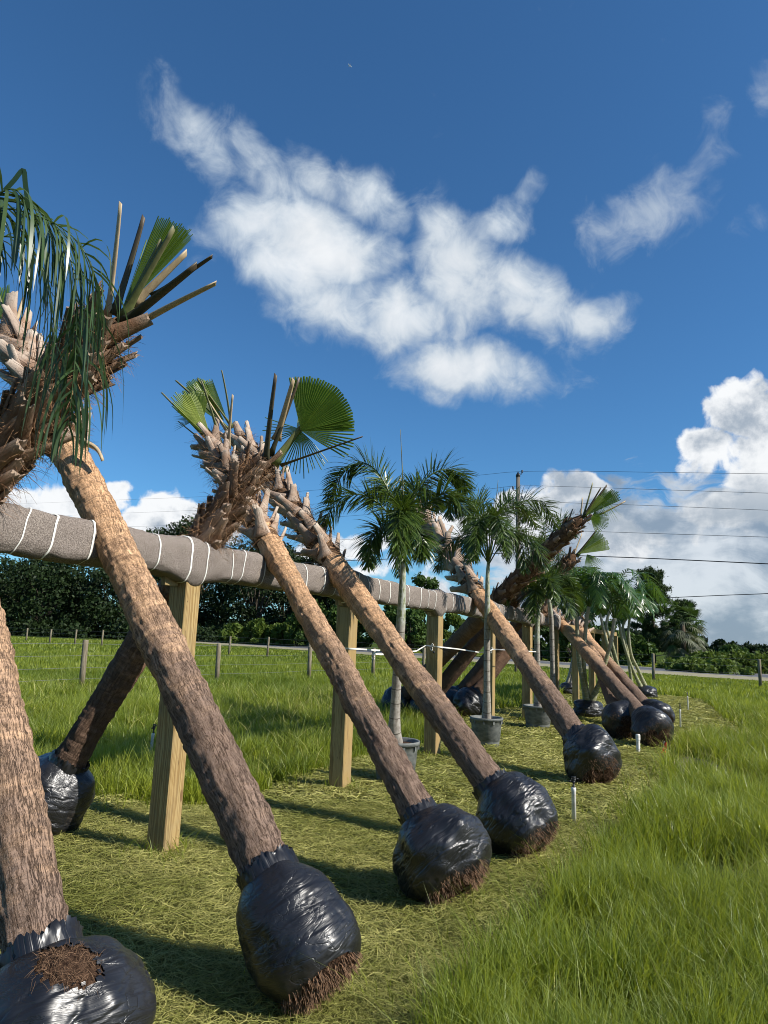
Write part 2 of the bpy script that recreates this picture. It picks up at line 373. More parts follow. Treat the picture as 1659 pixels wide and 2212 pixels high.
    col = t.mix(t.ramp(wv.outputs[1], .3, .75), (.27, .175, .065), (.42, .30, .13)); col = t.mix(t.math('MULTIPLY', t.ramp(g1, .45, .65), .35), col, (.27, .17, .075))
    col = t.mix(t.math('MULTIPLY', t.ramp(g2, .55, .7), .35), col, (.25, .165, .08)); col = t.mix(t.math('MULTIPLY', t.ramp(big, .45, .7), .4), col, (.30, .245, .14))
    vo = t.n('ShaderNodeTexVoronoi'); mpp = t.n('ShaderNodeMapping'); t.l(v, mpp.inputs[0]); mpp.inputs[3].default_value = (6, 6, 2.2); t.l(mpp.outputs[0], vo.inputs[0]); vo.inputs['Scale'].default_value = 1
    kn = t.ramp(vo.outputs['Distance'], .07, .12); col = t.mix(t.math('MULTIPLY', t.math('SUBTRACT', 1., kn), .7), col, (.13, .065, .03))
    cs = t.noise(v, 1, 3, .5, .2, stretch=(38, 38, 1.1), off=(2, 7, 3)); cks = t.ramp(t.math('ABSOLUTE', t.math('SUBTRACT', cs, .5)), .0, .008); col = t.mix(t.math('MULTIPLY', t.math('SUBTRACT', 1., cks), .75), col, (.06, .035, .02)); sta = t.noise(v, 1, 5, .65, stretch=(7, 7, 1.6), off=(5, 5, 5)); col = t.mix(t.math('MULTIPLY', t.ramp(sta, .52, .66), .45), col, (.17, .13, .07))
    MT['pine'] = t.out(t.bsdf(col, .75, .2, t.bump(t.math('ADD', wv.outputs[1], g2), .35, .004)))
    # carpet wrap
    t = NT('carpet_padding'); v = t.obj(); a = t.noise(v, 120, 3, .8); b = t.noise(v, 200, 2, .7); g = t.noise(v, 5, 4)
    col = t.mix(t.ramp(a, .38, .62), (.13, .108, .092), (.32, .272, .235)); col = t.mix(t.math('MULTIPLY', t.ramp(g, .4, .7), .3), col, (.19, .155, .135)); col = t.mix(t.math('MULTIPLY', t.ramp(b, .6, .75), .4), col, (.42, .38, .35))
    h2 = t.noise(v, 30, 3)
    MT['carpet'] = t.out(t.bsdf(col, .95, .05, t.bump(t.math('ADD', t.math('ADD', a, b), h2), .8, .006)))
    t = NT('white_strap'); MT['strap'] = t.out(t.bsdf(t.mix(t.noise(t.obj(), 8, 3), (.62, .60, .53), (.80, .79, .74)), .5, .3))
    t = NT('white_pipe'); MT['pvc'] = t.out(t.bsdf(t.mix(t.ramp(t.noise(t.obj(), 14, 4), .45, .75), (.74, .72, .66), (.45, .40, .30)), .45, .35))
    t = NT('black_fitting'); MT['blackp'] = t.out(t.bsdf(t.mix(t.noise(t.obj(), 30, 3), (.012, .012, .012), (.035, .035, .035)), .45, .4))
    t = NT('orange_flag'); MT['flag'] = t.out(t.bsdf(t.mix(t.noise(t.obj(), 30, 3), (.80, .07, .03), (.90, .14, .06)), .5, .3))
    t = NT('stake'); MT['stake'] = t.out(t.bsdf(t.mix(t.noise(t.obj(), 30, 3), (.45, .28, .22), (.66, .50, .42)), .8, .1))
    t = NT('pot_plastic'); v = t.obj(); g = t.noise(v, 9, 5, .6, stretch=(1, 1, 2)); MT['pot'] = t.out(t.bsdf(t.mix(t.ramp(g, .3, .7), (.09, .098, .093), (.19, .198, .185)), .6, .3, t.bump(g, .3, .01)))
    # grey ringed palm stems
    for nm, a, b in (('grey_stem', (.36, .33, .28), (.20, .17, .14)), ('green_stem', (.20, .22, .09), (.30, .27, .16))):
        t = NT(nm); v = t.attr('bk', 'Vector'); lt = t.attr('lt'); g = t.noise(v, 14, 5, .65); g2 = t.noise(v, 1, 3, .5, stretch=(4, 4, 60))
        sp_ = t.n('ShaderNodeSeparateXYZ'); t.l(v, sp_.inputs[0])
        ph = t.math('FRACT', t.math('MULTIPLY', t.math('ADD', sp_.outputs[2], t.math('MULTIPLY', g, .012)), 9. if nm == 'green_stem' else 6.2))
        ring = t.ramp(ph, .05, .10); col = t.mix(t.ramp(g, .35, .68), a, b)
        col = t.mix(t.math('MULTIPLY', t.math('SUBTRACT', 1., ring), .8), col, (.06, .045, .03) if nm == 'grey_stem' else (.50, .47, .34))
        col = t.mix(t.math('MULTIPLY', t.ramp(g2, .5, .7), .25), col, (.5, .48, .42))
        if nm == 'grey_stem': col = t.mix(t.ramp(lt, .60, .66), col, t.mix(t.ramp(g, .4, .6), (.22, .24, .12), (.46, .47, .41)))
        else: col = t.mix(t.ramp(lt, .45, .95), col, (.33, .33, .27))
        MT[nm] = t.out(t.bsdf(col, .6, .3, t.bump(t.math('ADD', ring, g), .4, .006)))
    MT['fan'] = leaf_mat('fan_leaf', (.085, .15, .016), (.17, .26, .03), .4, .38, .45, 6)
    MT['fan_yellow'] = leaf_mat('fan_leaf_pale', (.20, .28, .04), (.42, .48, .11), .35, .45, .4, 6)
    MT['frond'] = leaf_mat('feather_leaf', (.030, .065, .022), (.085, .14, .045), .28, .34, .55, 4)
    MT['frond_fox'] = leaf_mat('foxtail_leaf', (.026, .056, .008), (.10, .155, .022), .22, .34, .5, 4)
    MT['frond_light'] = leaf_mat('bright_feather_leaf', (.020, .060, .010), (.080, .160, .022), .25, .30, .55, 4)
    for nm, a, b, c in (('stalk_green', (.14, .17, .05), (.09, .11, .035), (.25, .20, .12)), ('stalk_dark', (.035, .042, .02), (.06, .055, .03), (.10, .06, .04)), ('stalk_pale', (.42, .33, .20), (.30, .21, .12), (.55, .42, .25))):
        t = NT(nm); g = t.noise(t.obj(), 1, 4, .6, stretch=(40, 40, 6)); col = t.mix(t.ramp(g, .3, .7), a, b); col = t.mix(t.math('MULTIPLY', t.attr('lt'), .5), col, c); MT[nm] = t.out(t.bsdf(col, .5, .35))
    # ground
    t = NT('field_ground'); v = t.pos(); a = t.noise(v, .35, 6, .65); b = t.noise(v, 4, 6, .7); c = t.noise(v, 40, 4, .7)
    col = t.mix(t.ramp(a, .35, .7), (.052, .088, .010), (.105, .14, .022)); col = t.mix(t.math('MULTIPLY', t.ramp(b, .4, .7), .5), col, (.045, .080, .014)); col = t.mix(t.math('MULTIPLY', t.ramp(c, .45, .7), .6), col, (.02, .035, .008))
    MT['field'] = t.out(t.bsdf(col, .95, .05, t.bump(t.math('ADD', b, c), .9, .15)))
    t = NT('mown_ground'); v = t.pos(); a = t.noise(v, 1.3, 5, .6); b = t.noise(v, 14, 6, .75, 1.5); c = t.noise(v, 70, 4, .7, 2.)
    col = t.mix(t.ramp(a, .35, .65), (.19, .19, .055), (.13, .15, .038)); col = t.mix(t.math('MULTIPLY', t.ramp(b, .42, .65), .7), col, (.055, .055, .020)); col = t.mix(t.math('MULTIPLY', t.ramp(c, .5, .7), .6), col, (.26, .24, .10))
    MT['mown'] = t.out(t.bsdf(col, .95, .05, t.bump(t.math('ADD', b, c), 1., .04)))
    t = NT('trail_ground'); v = t.pos(); b = t.noise(v, 9, 6, .75, 1.); MT['trail'] = t.out(t.bsdf(t.mix(t.ramp(b, .35, .65), (.10, .11, .05), (.21, .19, .12)), .95, .05, t.bump(b, 1., .04)))
    t = NT('asphalt'); v = t.pos(); b = t.noise(v, 3, 6, .7); MT['asphalt'] = t.out(t.bsdf(t.mix(b, (.075, .078, .085), (.135, .138, .145)), .85, .2))
    t = NT('road_paint'); MT['paint'] = t.out(t.bsdf(t.mix(t.noise(t.pos(), 2, 4), (.55, .55, .52), (.7, .7, .66)), .7, .2))
    t = NT('road_shoulder'); MT['shoulder'] = t.out(t.bsdf(t.mix(t.noise(t.pos(), 2, 4), (.24, .21, .13), (.36, .33, .22)), .9, .1))
    MT['grass'] = leaf_mat('grass_blade', (.075, .130, .008), (.34, .375, .040), .42, .42, .35, 1.2, c3=(.27, .33, .08))
    MT['hay'] = leaf_mat('cut_grass', (.19, .205, .042), (.52, .48, .17), .22, .6, .2, 1.4)
    MT['hay_green'] = MT['hay']
    MT['tree_dark'] = leaf_mat('oak_leaf', (.009, .020, .006), (.028, .050, .012), .12, .6, .2, .2)
    MT['tree_mid'] = leaf_mat('shrub_leaf', (.035, .070, .014), (.085, .140, .030), .2, .6, .2, .3)
    MT['tree_bright'] = leaf_mat('bright_shrub_leaf', (.055, .095, .014), (.13, .18, .032), .25, .6, .2, .5)
    MT['pine_leaf'] = leaf_mat('pine_needles', (.022, .045, .012), (.065, .10, .028), .12, .6, .2, .3)
    MT['skirt'] = leaf_mat('palm_skirt', (.085, .10, .05), (.20, .21, .12), .15, .5, .4, .5)
    t = NT('tree_trunk'); g = t.noise(t.obj(), 2, 5, .7, stretch=(3, 3, .6)); MT['tbark'] = t.out(t.bsdf(t.mix(g, (.05, .04, .03), (.16, .13, .10)), .95, .05, t.bump(g, 1., .1)))
    t = NT('weathered_wood'); g = t.noise(t.obj(), 1, 5, .7, stretch=(30, 30, 3)); MT['oldwood'] = t.out(t.bsdf(t.mix(t.ramp(g, .3, .7), (.13, .105, .07), (.27, .235, .165)), .9, .1, t.bump(g, .7, .01)))
    t = NT('pole_wood'); g = t.noise(t.obj(), 1, 5, .7, stretch=(8, 8, .7)); MT['pole'] = t.out(t.bsdf(t.mix(t.ramp(g, .3, .7), (.10, .085, .07), (.22, .19, .155)), .9, .1))
    t = NT('wire'); MT['wire'] = t.out(t.bsdf((.30, .30, .29), .45, .4, Metallic=.6))
    t = NT('cable'); MT['cable'] = t.out(t.bsdf(t.mix(t.noise(t.obj(), 1, 2), (.025, .027, .032), (.05, .05, .055)), .6, .3))
    t = NT('ceramic'); MT['insul'] = t.out(t.bsdf(t.mix(t.noise(t.obj(), 5, 2), (.05, .045, .05), (.10, .09, .10)), .3, .5))
    t = NT('aircraft_skin'); MT['plane'] = t.out(t.bsdf(t.mix(t.noise(t.obj(), .1, 2), (.8, .8, .8), (.72, .74, .76)), .3, .5))
mats()

# ------------------------------------------------------------------ setting: ground
def poly_mesh(name, pts, z, mat):
    mb = MB(); p = np.array([[q[0], q[1], z] for q in pts]); mb.add(p, [np.arange(len(p))[None, :]]); o = mb.build(name, mat, smooth=False); tag(o, kind='structure'); return o
def ground():
    # one sheet, finer near the camera
    r = np.concatenate([np.linspace(0, 60, 40), np.geomspace(66, 6000, 30)]); th = np.linspace(0, 2*np.pi, 96, endpoint=False)
    V = np.stack([r[:, None]*np.cos(th), r[:, None]*np.sin(th), np.zeros((len(r), len(th)))], -1).reshape(-1, 3)
    mb = MB(); F = grid_faces(len(r), 96, True)[96:]; F0 = np.stack([np.zeros(96, int), 96+np.arange(96), 96+(np.arange(96)+1) % 96], -1)
    V[:, 2] = -.03 + .0*V[:, 0]
    mb.add(V, [F, F0]); tag(mb.build('ground', MT['field']), kind='structure')
ground()
MOWN_V = [(-900, 1700), (-300, 1690), (0, 1688), (156, 1706), (237, 1724), (325, 1745), (413, 1738), (458, 1742), (573, 1713), (638, 1676), (718, 1664), (804, 1633), (904, 1618), (950, 1600), (965, 1560),
          (993, 1537), (1120, 1531), (1200, 1508), (1244, 1488), (1330, 1490), (1419, 1502), (1464, 1504), (1516, 1513), (1543, 1529), (1562, 1551), (1589, 1567), (1630, 1592), (1540, 1596), (1475, 1612),
          (1445, 1650), (1425, 1720), (1370, 1790), (1290, 1870), (1170, 1975), (1090, 2070), (1010, 2180), (960, 2320), (930, 2700), (-900, 2700)]
TRAIL_V = [(1435, 1640), (1485, 1632), (1540, 1642), (1575, 1668), (1720, 1742), (1720, 1790), (1600, 1722), (1530, 1676), (1440, 1668)]
MOWN = np.array([G(u, v)[:2] for u, v in MOWN_V]); TRAIL = np.array([G(u, v)[:2] for u, v in TRAIL_V])
def inpoly(P, poly):
    x, y = P[:, 0], P[:, 1]; c = np.zeros(len(P), bool); n = len(poly)
    for i in range(n):
        x1, y1 = poly[i]; x2, y2 = poly[(i+1) % n]
        if y1 == y2: continue
        m = ((y1 > y) != (y2 > y)) & (x < (x2-x1)*(y-y1)/(y2-y1)+x1); c ^= m
    return c
def mound(P):
    P = np.asarray(P); q = np.concatenate([P[:, :2]*1.1, np.zeros((len(P), 1))], 1)
    return (fbm(q, 3, 5)-.5)*.05+.006
def mown_sheet():
    # triangulated grid clipped to the mown outline, gently uneven
    xs = np.arange(MOWN[:, 0].min(), MOWN[:, 0].max()+.1, .1); ys = np.arange(MOWN[:, 1].min(), MOWN[:, 1].max()+.1, .1)
    X, Y = np.meshgrid(xs, ys, indexing='ij'); P = np.stack([X.ravel(), Y.ravel()], 1); jit = (fbm(np.c_[P*2.2, np.zeros(len(P))], 3, 9)-.5)*.5
    ins = inpoly(P+jit[:, None], MOWN); F = grid_faces(len(xs), len(ys)); keep = ins[F].all(1); F = F[keep]
    V = np.c_[P, mound(P)]; used = np.unique(F); mp = -np.ones(len(V), int); mp[used] = np.arange(len(used))
    mb = MB(); mb.add(V[used], [mp[F]]); tag(mb.build('mown_strip', MT['mown']), kind='structure')
    poly_mesh('trail', TRAIL, -.012, MT['trail'])
mown_sheet()
UPZ = np.array([0, 0, 1.])
def road():
    mid = [(-400, 1349.5), (30, 1363.5), (268, 1376), (451, 1388), (670, 1399), (797, 1407), (1100, 1425), (1412, 1447), (1659, 1463), (2000, 1487)]
    A = G(268, 1376); B = G(1659, 1464); d = B-A; d /= np.linalg.norm(d); nn = np.array([-d[1], d[0], 0])
    a0, b0 = A-d*500, B+d*300
    def strip(name, o1, o2, z, mat):
        P = [a0+nn*o1, b0+nn*o1, b0+nn*o2, a0+nn*o2]; return poly_mesh(name, P, z, mat)
    mb = MB(); V = []
    for o_, z_ in ((-5.2, -.04), (-3.9, .10), (4.0, .10), (5.4, -.04)): V += [a0+nn*o_+UPZ*z_, b0+nn*o_+UPZ*z_]
    mb.add(V, [np.array([[0, 1, 3, 2], [2, 3, 5, 4], [4, 5, 7, 6]])]); tag(mb.build('road_shoulder', MT['shoulder'], smooth=False), kind='structure')
    strip('road', -3.1, 3.1, .108, MT['asphalt'])
    strip('road_marking', 2.75, 2.9, .114, MT['paint']); strip('road_marking', -2.9, -2.75, .114, MT['paint'])
    return A, d, nn
ROAD_A, ROAD_D, ROAD_N = road()

# ------------------------------------------------------------------ the rail
RB = G(350, 1842); dv = ray(1570, 1405); dv[2] = 0; dv /= np.linalg.norm(dv); NR = np.array([dv[1], -dv[0], 0])   # NR points to the sunny / right side
UP = np.array([0, 0, 1.]); SPC = 2.62; PW = .088; ZB = 2.02; RZC = 2.145
def rail(u, v, off=0.):
    d = ray(u, v); q = RB+NR*off; t = ((q-EYEP) @ NR)/(d @ NR); return EYEP+d*t
def rail_s(n, off=0, z=0): return RB+dv*SPC*n+NR*off+UP*z
def build_rail():
    t = thing('support_rail', 'long rail on square wooden posts, padded with brown carpet and white straps', 'rail', RB)
    for n in range(-1, 10):
        mb = MB(); h = ZB if n <= 5 else 1.97; w2 = PW*(1+.05*((n*7) % 3-1))
        ang = .02*((n*5) % 3-1); ax = dv*math.cos(ang)+NR*math.sin(ang); ay = np.cross(UP, ax)
        box(mb, rail_s(n, 0, h/2-.1), ax*w2, ay*w2, UP*(h/2+.1), .007)
        p = thing_part = mb.build('post', MT['pine'], t, smooth=False)
        if n in (0, 2):
            b = MB(); lathe(b, rail_s(n, 0, 1.42 if n == 2 else 1.62)-dv*(w2+.001)+NR*.03, [(.016, 0), (.016, .006), (.008, .012)], 12, axis=-dv); b.build('bolt_head', MT['blackp'], p)
    # timber core that the padding covers, then bare further on
    mb = MB(); box(mb, rail_s(2, 0, RZC-.03), NR*.07, UP*.085, dv*SPC*3.1, .006); mb.build('beam', MT['pine'], t, smooth=False)
    mb = MB(); box(mb, rail_s(7.05, 0, 1.97+.075), NR*.06, UP*.07, dv*SPC*1.93, .006); mb.build('beam', MT['pine'], t, smooth=False)
    # knee plates under the padding
    for n in range(0, 5):
        for s in (-1,):
            mb = MB(); box(mb, rail_s(n, -.01, ZB-.05)+dv*s*(PW+.075), NR*.02, UP*.045, dv*.07, .004); mb.build('brace', MT['pine'], t, smooth=False)
    # padding
    n0, n1 = -1.15, 5.05; L = (n1-n0)*SPC; ns = 760; m = 40
    s = np.linspace(0, L, ns); nn = n0+s/SPC; th = np.linspace(0, 2*np.pi, m, endpoint=False)
    sx = []; q = -1.02*SPC-n0*SPC; rr = random.Random(3)
    gaps = [.33, .27, .30, .22, .32, .20, .29]; k = 0; x = .12
    straps = []
    while x < L-.1:
        straps.append((x, rr.uniform(-.06, .10))); x += gaps[k % 7]*rr.uniform(.8, 1.2)*(1.0 if x < 6 else 1.05); k += 1
    # superellipse section
    c, si = np.cos(th), np.sin(th); e = .62; hx, hz = .112, .142
    X = np.sign(c)*np.abs(c)**e*hx; Z = np.sign(si)*np.abs(si)**e*hz
    S, T_ = np.meshgrid(s, th, indexing='ij'); npost = np.abs(nn-np.round(nn))*SPC
    bulge = 1+.22*np.exp(-(npost/.17)**2)
    pin = np.ones(ns)
    for (a, tl) in straps: pin -= .065*np.exp(-((s-a)/.035)**2)
    base = np.stack([np.zeros_like(S), np.broadcast_to(X, S.shape), np.broadcast_to(Z, S.shape)], -1)
    nz = fbm(np.stack([S*3.2, np.cos(T_)*1.2, np.sin(T_)*1.2], -1), 4, 2)-.5; nf = fbm(np.stack([S*11, np.cos(T_)*3, np.sin(T_)*3], -1), 3, 8)-.5
    fac = (bulge*pin)[:, None]*(1+.28*nz+.09*nf+.07*((T_/(2*np.pi)+S*.11+.1*nz) % 1.))
    sag = np.where(base[..., 2] < 0, 1+.34*np.exp(-(npost/.20)**2)[:, None], 1.)
    off = (fbm(np.stack([s*.9, s*0, s*0], -1), 2, 4)-.5)*.05
    V = rail_s(n0, 0, RZC)+dv*S[..., None]+NR*(base[..., 1]*fac)[..., None]+UP*(base[..., 2]*fac*sag+off[:, None]*.5)[..., None]
    mb = MB(); mb.add(V.reshape(-1, 3), [grid_faces(ns, m, True), np.arange(m)[None, ::-1], (np.arange(m)+(ns-1)*m)[None, :]])
    wrap = mb.build('carpet_padding', MT['carpet'], t)
    # straps
    for (a, tl) in straps:
        w_ = rr.uniform(.005, .010); ring = []
        for q_ in (-w_, w_):
            pos = a+q_+tl*(si*.5-.25*c)   # tilted
            fi = np.clip(pos/L*(ns-1), 0, ns-2); i0 = fi.astype(int); f = (fi-i0)[:, None]; j = np.arange(m)
            P = V[i0, j]*(1-f)+V[i0+1, j]*f
            cen = rail_s(n0, 0, RZC)+dv*pos[:, None]; P = cen+(P-cen)*1.0+nrmz(P-cen)*.005
            ring.append(P)
        ring.insert(1, (ring[0]+ring[1])/2+nrmz(ring[0]-cen)*.003)
        mb = MB(); VV = np.stack(ring, 0).reshape(-1, 3); mb.add(VV, [grid_faces(3, m, True)]); mb.build('strap', MT['strap'], wrap)
    return t
build_rail()

# ------------------------------------------------------------------ leaning cabbage palms
def trunk_mesh(mb, P, r, seg, amp, ring=.004, seed=0, lt0=0, lt1=1):
    """P: axis points (n,3), r radii; displaced, with rest coordinates for the bark material"""
    n = len(P); T, A, B = frames(P); th = np.linspace(0, 2*np.pi, seg, endpoint=False)
    ln = np.concatenate([[0], np.cumsum(np.linalg.norm(np.diff(P, axis=0), axis=1))])
    Lm, TH = np.meshgrid(ln, th, indexing='ij'); cx, sx = np.cos(TH)*.14, np.sin(TH)*.14
    rest = np.stack([cx+seed*1.7, sx+seed*.9, Lm+seed*3.1], -1)
    d = (fbm(np.stack([cx*6+seed, sx*6, Lm*3], -1), 4, seed)-.5)*amp*2.2
    d += (fbm(np.stack([cx*30, sx*30+seed, Lm*7], -1), 3, seed+3)-.5)*amp*1.1
    rg = fbm(np.stack([cx*10, sx*10, Lm*34+seed], -1), 3, seed+7); d += (rg-.5)*ring*3
    rad = r[:, None]+d
    V = P[:, None]+rad[..., None]*(np.cos(TH)[..., None]*A[:, None]+np.sin(TH)[..., None]*B[:, None])
    lt = (lt0+(lt1-lt0)*Lm/ln[-1]).ravel()
    mb.add(V.reshape(-1, 3), [grid_faces(n, seg, True), np.arange(seg)[None, ::-1], (np.arange(seg)+(n-1)*seg)[None, :]], bk=rest.reshape(-1, 3), lt=lt)
def boot(base, out, ax, side, ln, w0, w1, th, curl, seed, mat, parent, cutmat=None):
    """one cut leaf base: a gutter-shaped tapering strap that leaves the trunk upward and outward"""
    n, m = 9, 7; t = np.linspace(0, 1, n); rr = random.Random(seed)
    lean = (1 if seed % 2 else -1)*rr.uniform(.10, .42)
    P = base+np.outer(t*ln, ax)*(1-.08)+np.outer((.25*np.sin(t*1.5)+.75*t**1.4)*ln*curl, out)+np.outer((t-.25)*ln*lean, side)
    T = nrmz(np.gradient(P, axis=0)); Sd = nrmz(side-T*(T @ side)[:, None]); O = np.cross(Sd, T); O *= np.sign((O @ out))[:, None]
    wid = w1+(w0-w1)*(1-t)**2.6; wid = wid*(1-.12*t); u = np.linspace(-1, 1, m)
    top = P[:, None]+Sd[:, None]*(u[None, :, None]*wid[:, None, None])-O[:, None]*((u**2)[None, :, None]*wid[:, None, None]*.38)+O[:, None]*th
    bot = P[:, None]+Sd[:, None]*(u[None, :, None]*wid[:, None, None]*.93)-O[:, None]*((u**2)[None, :, None]*wid[:, None, None]*.34)-O[:, None]*(th*.7*(1-u**2)[None, :, None])
    mb = MB(); sec = np.concatenate([top, bot[:, ::-1]], 1); sg = 2*m
    jag = np.array([rr.uniform(-.012, .012) for _ in range(sg)]); slant = rr.uniform(-.3, .3)
    sec[-1] -= T[-1]*(np.abs(np.sin(np.concatenate([u, u[::-1]])*rr.uniform(2, 5)+rr.uniform(0, 3)))[:, None]*w1*rr.uniform(.1, .9))
    sec[-1] += T[-1]*(jag[:, None]+np.concatenate([u, u[::-1]])[:, None]*w1*slant)
    rest = np.stack([np.broadcast_to(np.concatenate([u, u[::-1]])*.04, (n, sg))+seed*.37, np.full((n, sg), seed*.11), np.broadcast_to((t*ln)[:, None], (n, sg))], -1)
    mb.add(sec.reshape(-1, 3), [grid_faces(n, sg, True), np.arange(sg)[None, ::-1]], bk=rest.reshape(-1, 3), lt=np.repeat(t, sg), tone=np.full(n*sg, rr.random()))
    mb.add(sec[-1]+T[-1]*.0005, [np.arange(sg)[None, :]], bk=rest[-1], lt=np.full(sg, 2.), tone=np.full(sg, rr.random()))
    return mb.build('leaf_base', mat, parent)
def hairs(mb, P0, D, ln, w, rs, droop=.5, seg=3):
    """many thin curved fibres, as narrow ribbons"""
    n = len(P0); D = nrmz(D); side = nrmz(np.cross(D, rs.normal(size=(n, 3)))); pts = []
    for k in range(seg+1):
        t = k/seg; p = P0+D*(ln*t)[:, None]+side*(np.sin(t*2.2)*ln*.25)[:, None]; p[:, 2] -= ln*t*t*droop; pts.append(p)
    pts = np.stack(pts, 1); ww = w*np.linspace(1, .3, seg+1); sd = nrmz(np.cross(side, D))
    Lf = pts-sd[:, None]*ww[None, :, None]; Rt = pts+sd[:, None]*ww[None, :, None]
    V = np.stack([Lf, Rt], 2).reshape(n, -1, 3); b = (np.arange(n)*(2*(seg+1)))[:, None, None]
    f = np.stack([np.arange(seg)*2, np.arange(seg)*2+1, np.arange(seg)*2+3, np.arange(seg)*2+2], -1)[None]
    mb.add(V.reshape(-1, 3), [(f+b).reshape(-1, 4)])
def root_ball(parent, c, ax, r, h, seed, roots=True, squash=1., openings=0, rough=.7, tears=(), cut0=-.90):
    """wrapped root ball: rounded drum along the trunk axis, stretch film creases, roots at the lower rim"""
    n, m = 110, 150; ax = nrmz(ax); rs = np.random.RandomState(seed)
    ref = np.cross(ax, [0, 1., .1]); A = nrmz(ref); B = np.cross(ax, A)
    t = np.linspace(-1, 1, n); prof = (1-np.abs(t)**2.6)**.5; prof = np.maximum(prof, .0); prof *= (1-.10*t)
    th = np.linspace(0, 2*np.pi, m, endpoint=False); TT, TH = np.meshgrid(t, th, indexing='ij')
    D = np.stack([np.cos(TH)*prof[:, None], np.sin(TH)*prof[:, None], TT], -1)
    nz = fbm(D*1.5+seed, 2, seed)-.5; n2 = fbm(np.stack([D[..., 0]*3, D[..., 1]*3, D[..., 2]*5+.6*D[..., 0]], -1)+seed, 3, seed+9)-.5
    fold = np.abs(fbm(np.stack([D[..., 0]*2, D[..., 1]*2, D[..., 2]*4.5+1.2*D[..., 1]], -1)+seed*2, 3, seed+4)-.5)
    dent = 1+.50*nz+.06*n2-.035*np.exp(-(fold/.02)**2)
    dent = 1+(dent-1)*rough; spi = D[..., 2]*3.1+TH/(2*np.pi)+.35*np.sin(TH*2+seed)*.5; dent = dent+.016*(spi-np.floor(spi))-.006*(np.abs(((D[..., 2]*5.3-TH/(2*np.pi)*2+.8*nz) % 1.)-.5) < .05)
    V = c+(A*(D[..., 0]*r*dent)[..., None])+(B*(D[..., 1]*r*dent*squash)[..., None])+ax*(D[..., 2]*h*(1+.22*nz))[..., None]
    V[..., 2] = np.where(V[..., 2] < .0, V[..., 2]*.15, V[..., 2])
    a2 = np.stack([np.cos(TH)*.3, TT*.3+.10*np.sin(TH+seed), np.sin(TH)*.3], -1)+seed
    low = np.clip((.28-V[..., 2])/.28, 0, 1)
    # film stops short of the lower rim: faces below are soil
    F = grid_faces(n, m, True); ang = th; cut = cut0+.09*np.sin(ang+seed)+.03*np.sin(3*ang)
    fi = F[:, 0]//m; fj = F[:, 0] % m; soil = t[fi] < cut[fj]
    # openings torn in the film
    for q in range(openings):
        a0, t0, ra, rt = rs.uniform(0, 6.28), rs.uniform(-.1, .6), rs.uniform(.18, .4), rs.uniform(.10, .2)
        da = (ang[fj]-a0+np.pi) % (2*np.pi)-np.pi; soil |= (da/ra)**2+((t[fi]-t0)/rt)**2 < 1
    for (uu, vv, rr_) in tears:
        C3 = V.reshape(-1, 3)[F].mean(1); uvp = np.array([proj(q) for q in C3]); facing = ((C3-c) @ (EYEP-c)) > 0
        jg = fbm(np.c_[uvp/9., np.zeros(len(uvp))], 3, seed)-.5
        soil |= facing & ((((uvp-np.array([uu, vv]))/np.array(rr_))**2).sum(1) < 1+jg*1.3)
    mb = MB(); mb.add(V.reshape(-1, 3), [F[~soil]], bk=a2.reshape(-1, 3), lt=low.ravel()); mb.build('plastic_wrap', MT['plastic'], parent)
    Vs = c+(V-c)*.975; mb = MB(); mb.add(Vs.reshape(-1, 3), [F]); rb = mb.build('root_mass', MT['soil'], parent)
    if roots:
        k = 1100; i = rs.randint(2, int(n*.13), k); j = rs.randint(0, m, k); P0 = Vs[i, j]; D0 = nrmz(P0-c)*.5-ax*.7+rs.normal(size=(k, 3))*.25
        up = P0[:, 2] > -.01; P0, D0 = P0[up], D0[up]
        mb = MB(); hairs(mb, P0, D0, rs.uniform(.012, .045, len(P0)), .0024, rs, .2); mb.build('roots', MT['root'], rb)
        if openings or len(tears):
            ff = F[soil & (t[fi] > -.6)]
            if len(ff):
                q = ff[rs.randint(0, len(ff), 900), 0]; P0 = Vs.reshape(-1, 3)[q]; mb = MB(); hairs(mb, P0, nrmz(P0-c)*.15+rs.normal(size=P0.shape)*.8, rs.uniform(.015, .05, len(P0)), .0008, rs, .3); mb.build('roots', MT['root'], rb)
def stalk(parent, a, b, w=.022, mat='stalk_green', bend=.0, name='cut_stalk', side=None):
    a, b = np.asarray(a, float), np.asarray(b, float); d = b-a; L_ = np.linalg.norm(d); sd = nrmz(np.cross(d, [0.2, .3, 1])) if side is None else side
    n = 10; t = np.linspace(0, 1, n)[:, None]; P = a+d*t+nrmz(np.cross(d, sd))*(np.sin(t*np.pi)*bend*L_)
    T = nrmz(np.gradient(P, axis=0)); O = nrmz(np.cross(T, np.broadcast_to(sd, T.shape))); S = np.cross(O, T); ww = w*(1.25-.55*t[:, 0])
    ww[0] *= 1.7; ww[1] *= 1.15
    sec = [(1, .25), (.45, .5), (-.45, .5), (-1, .25), (-.5, -.42), (.5, -.42)]
    V = np.stack([P+S*(x*ww)[:, None]+O*(y*ww)[:, None] for x, y in sec], 1)
    V[-1] += T[-1]*(np.array([x for x, y in sec])[:, None]*w*.6)
    mb = MB(); mb.add(V.reshape(-1, 3), [grid_faces(n, 6, True), np.arange(6)[None, ::-1], (np.arange(6)+(n-1)*6)[None, :]], lt=np.repeat(t[:, 0], 6))
    return mb.build(name, MT[mat], parent)
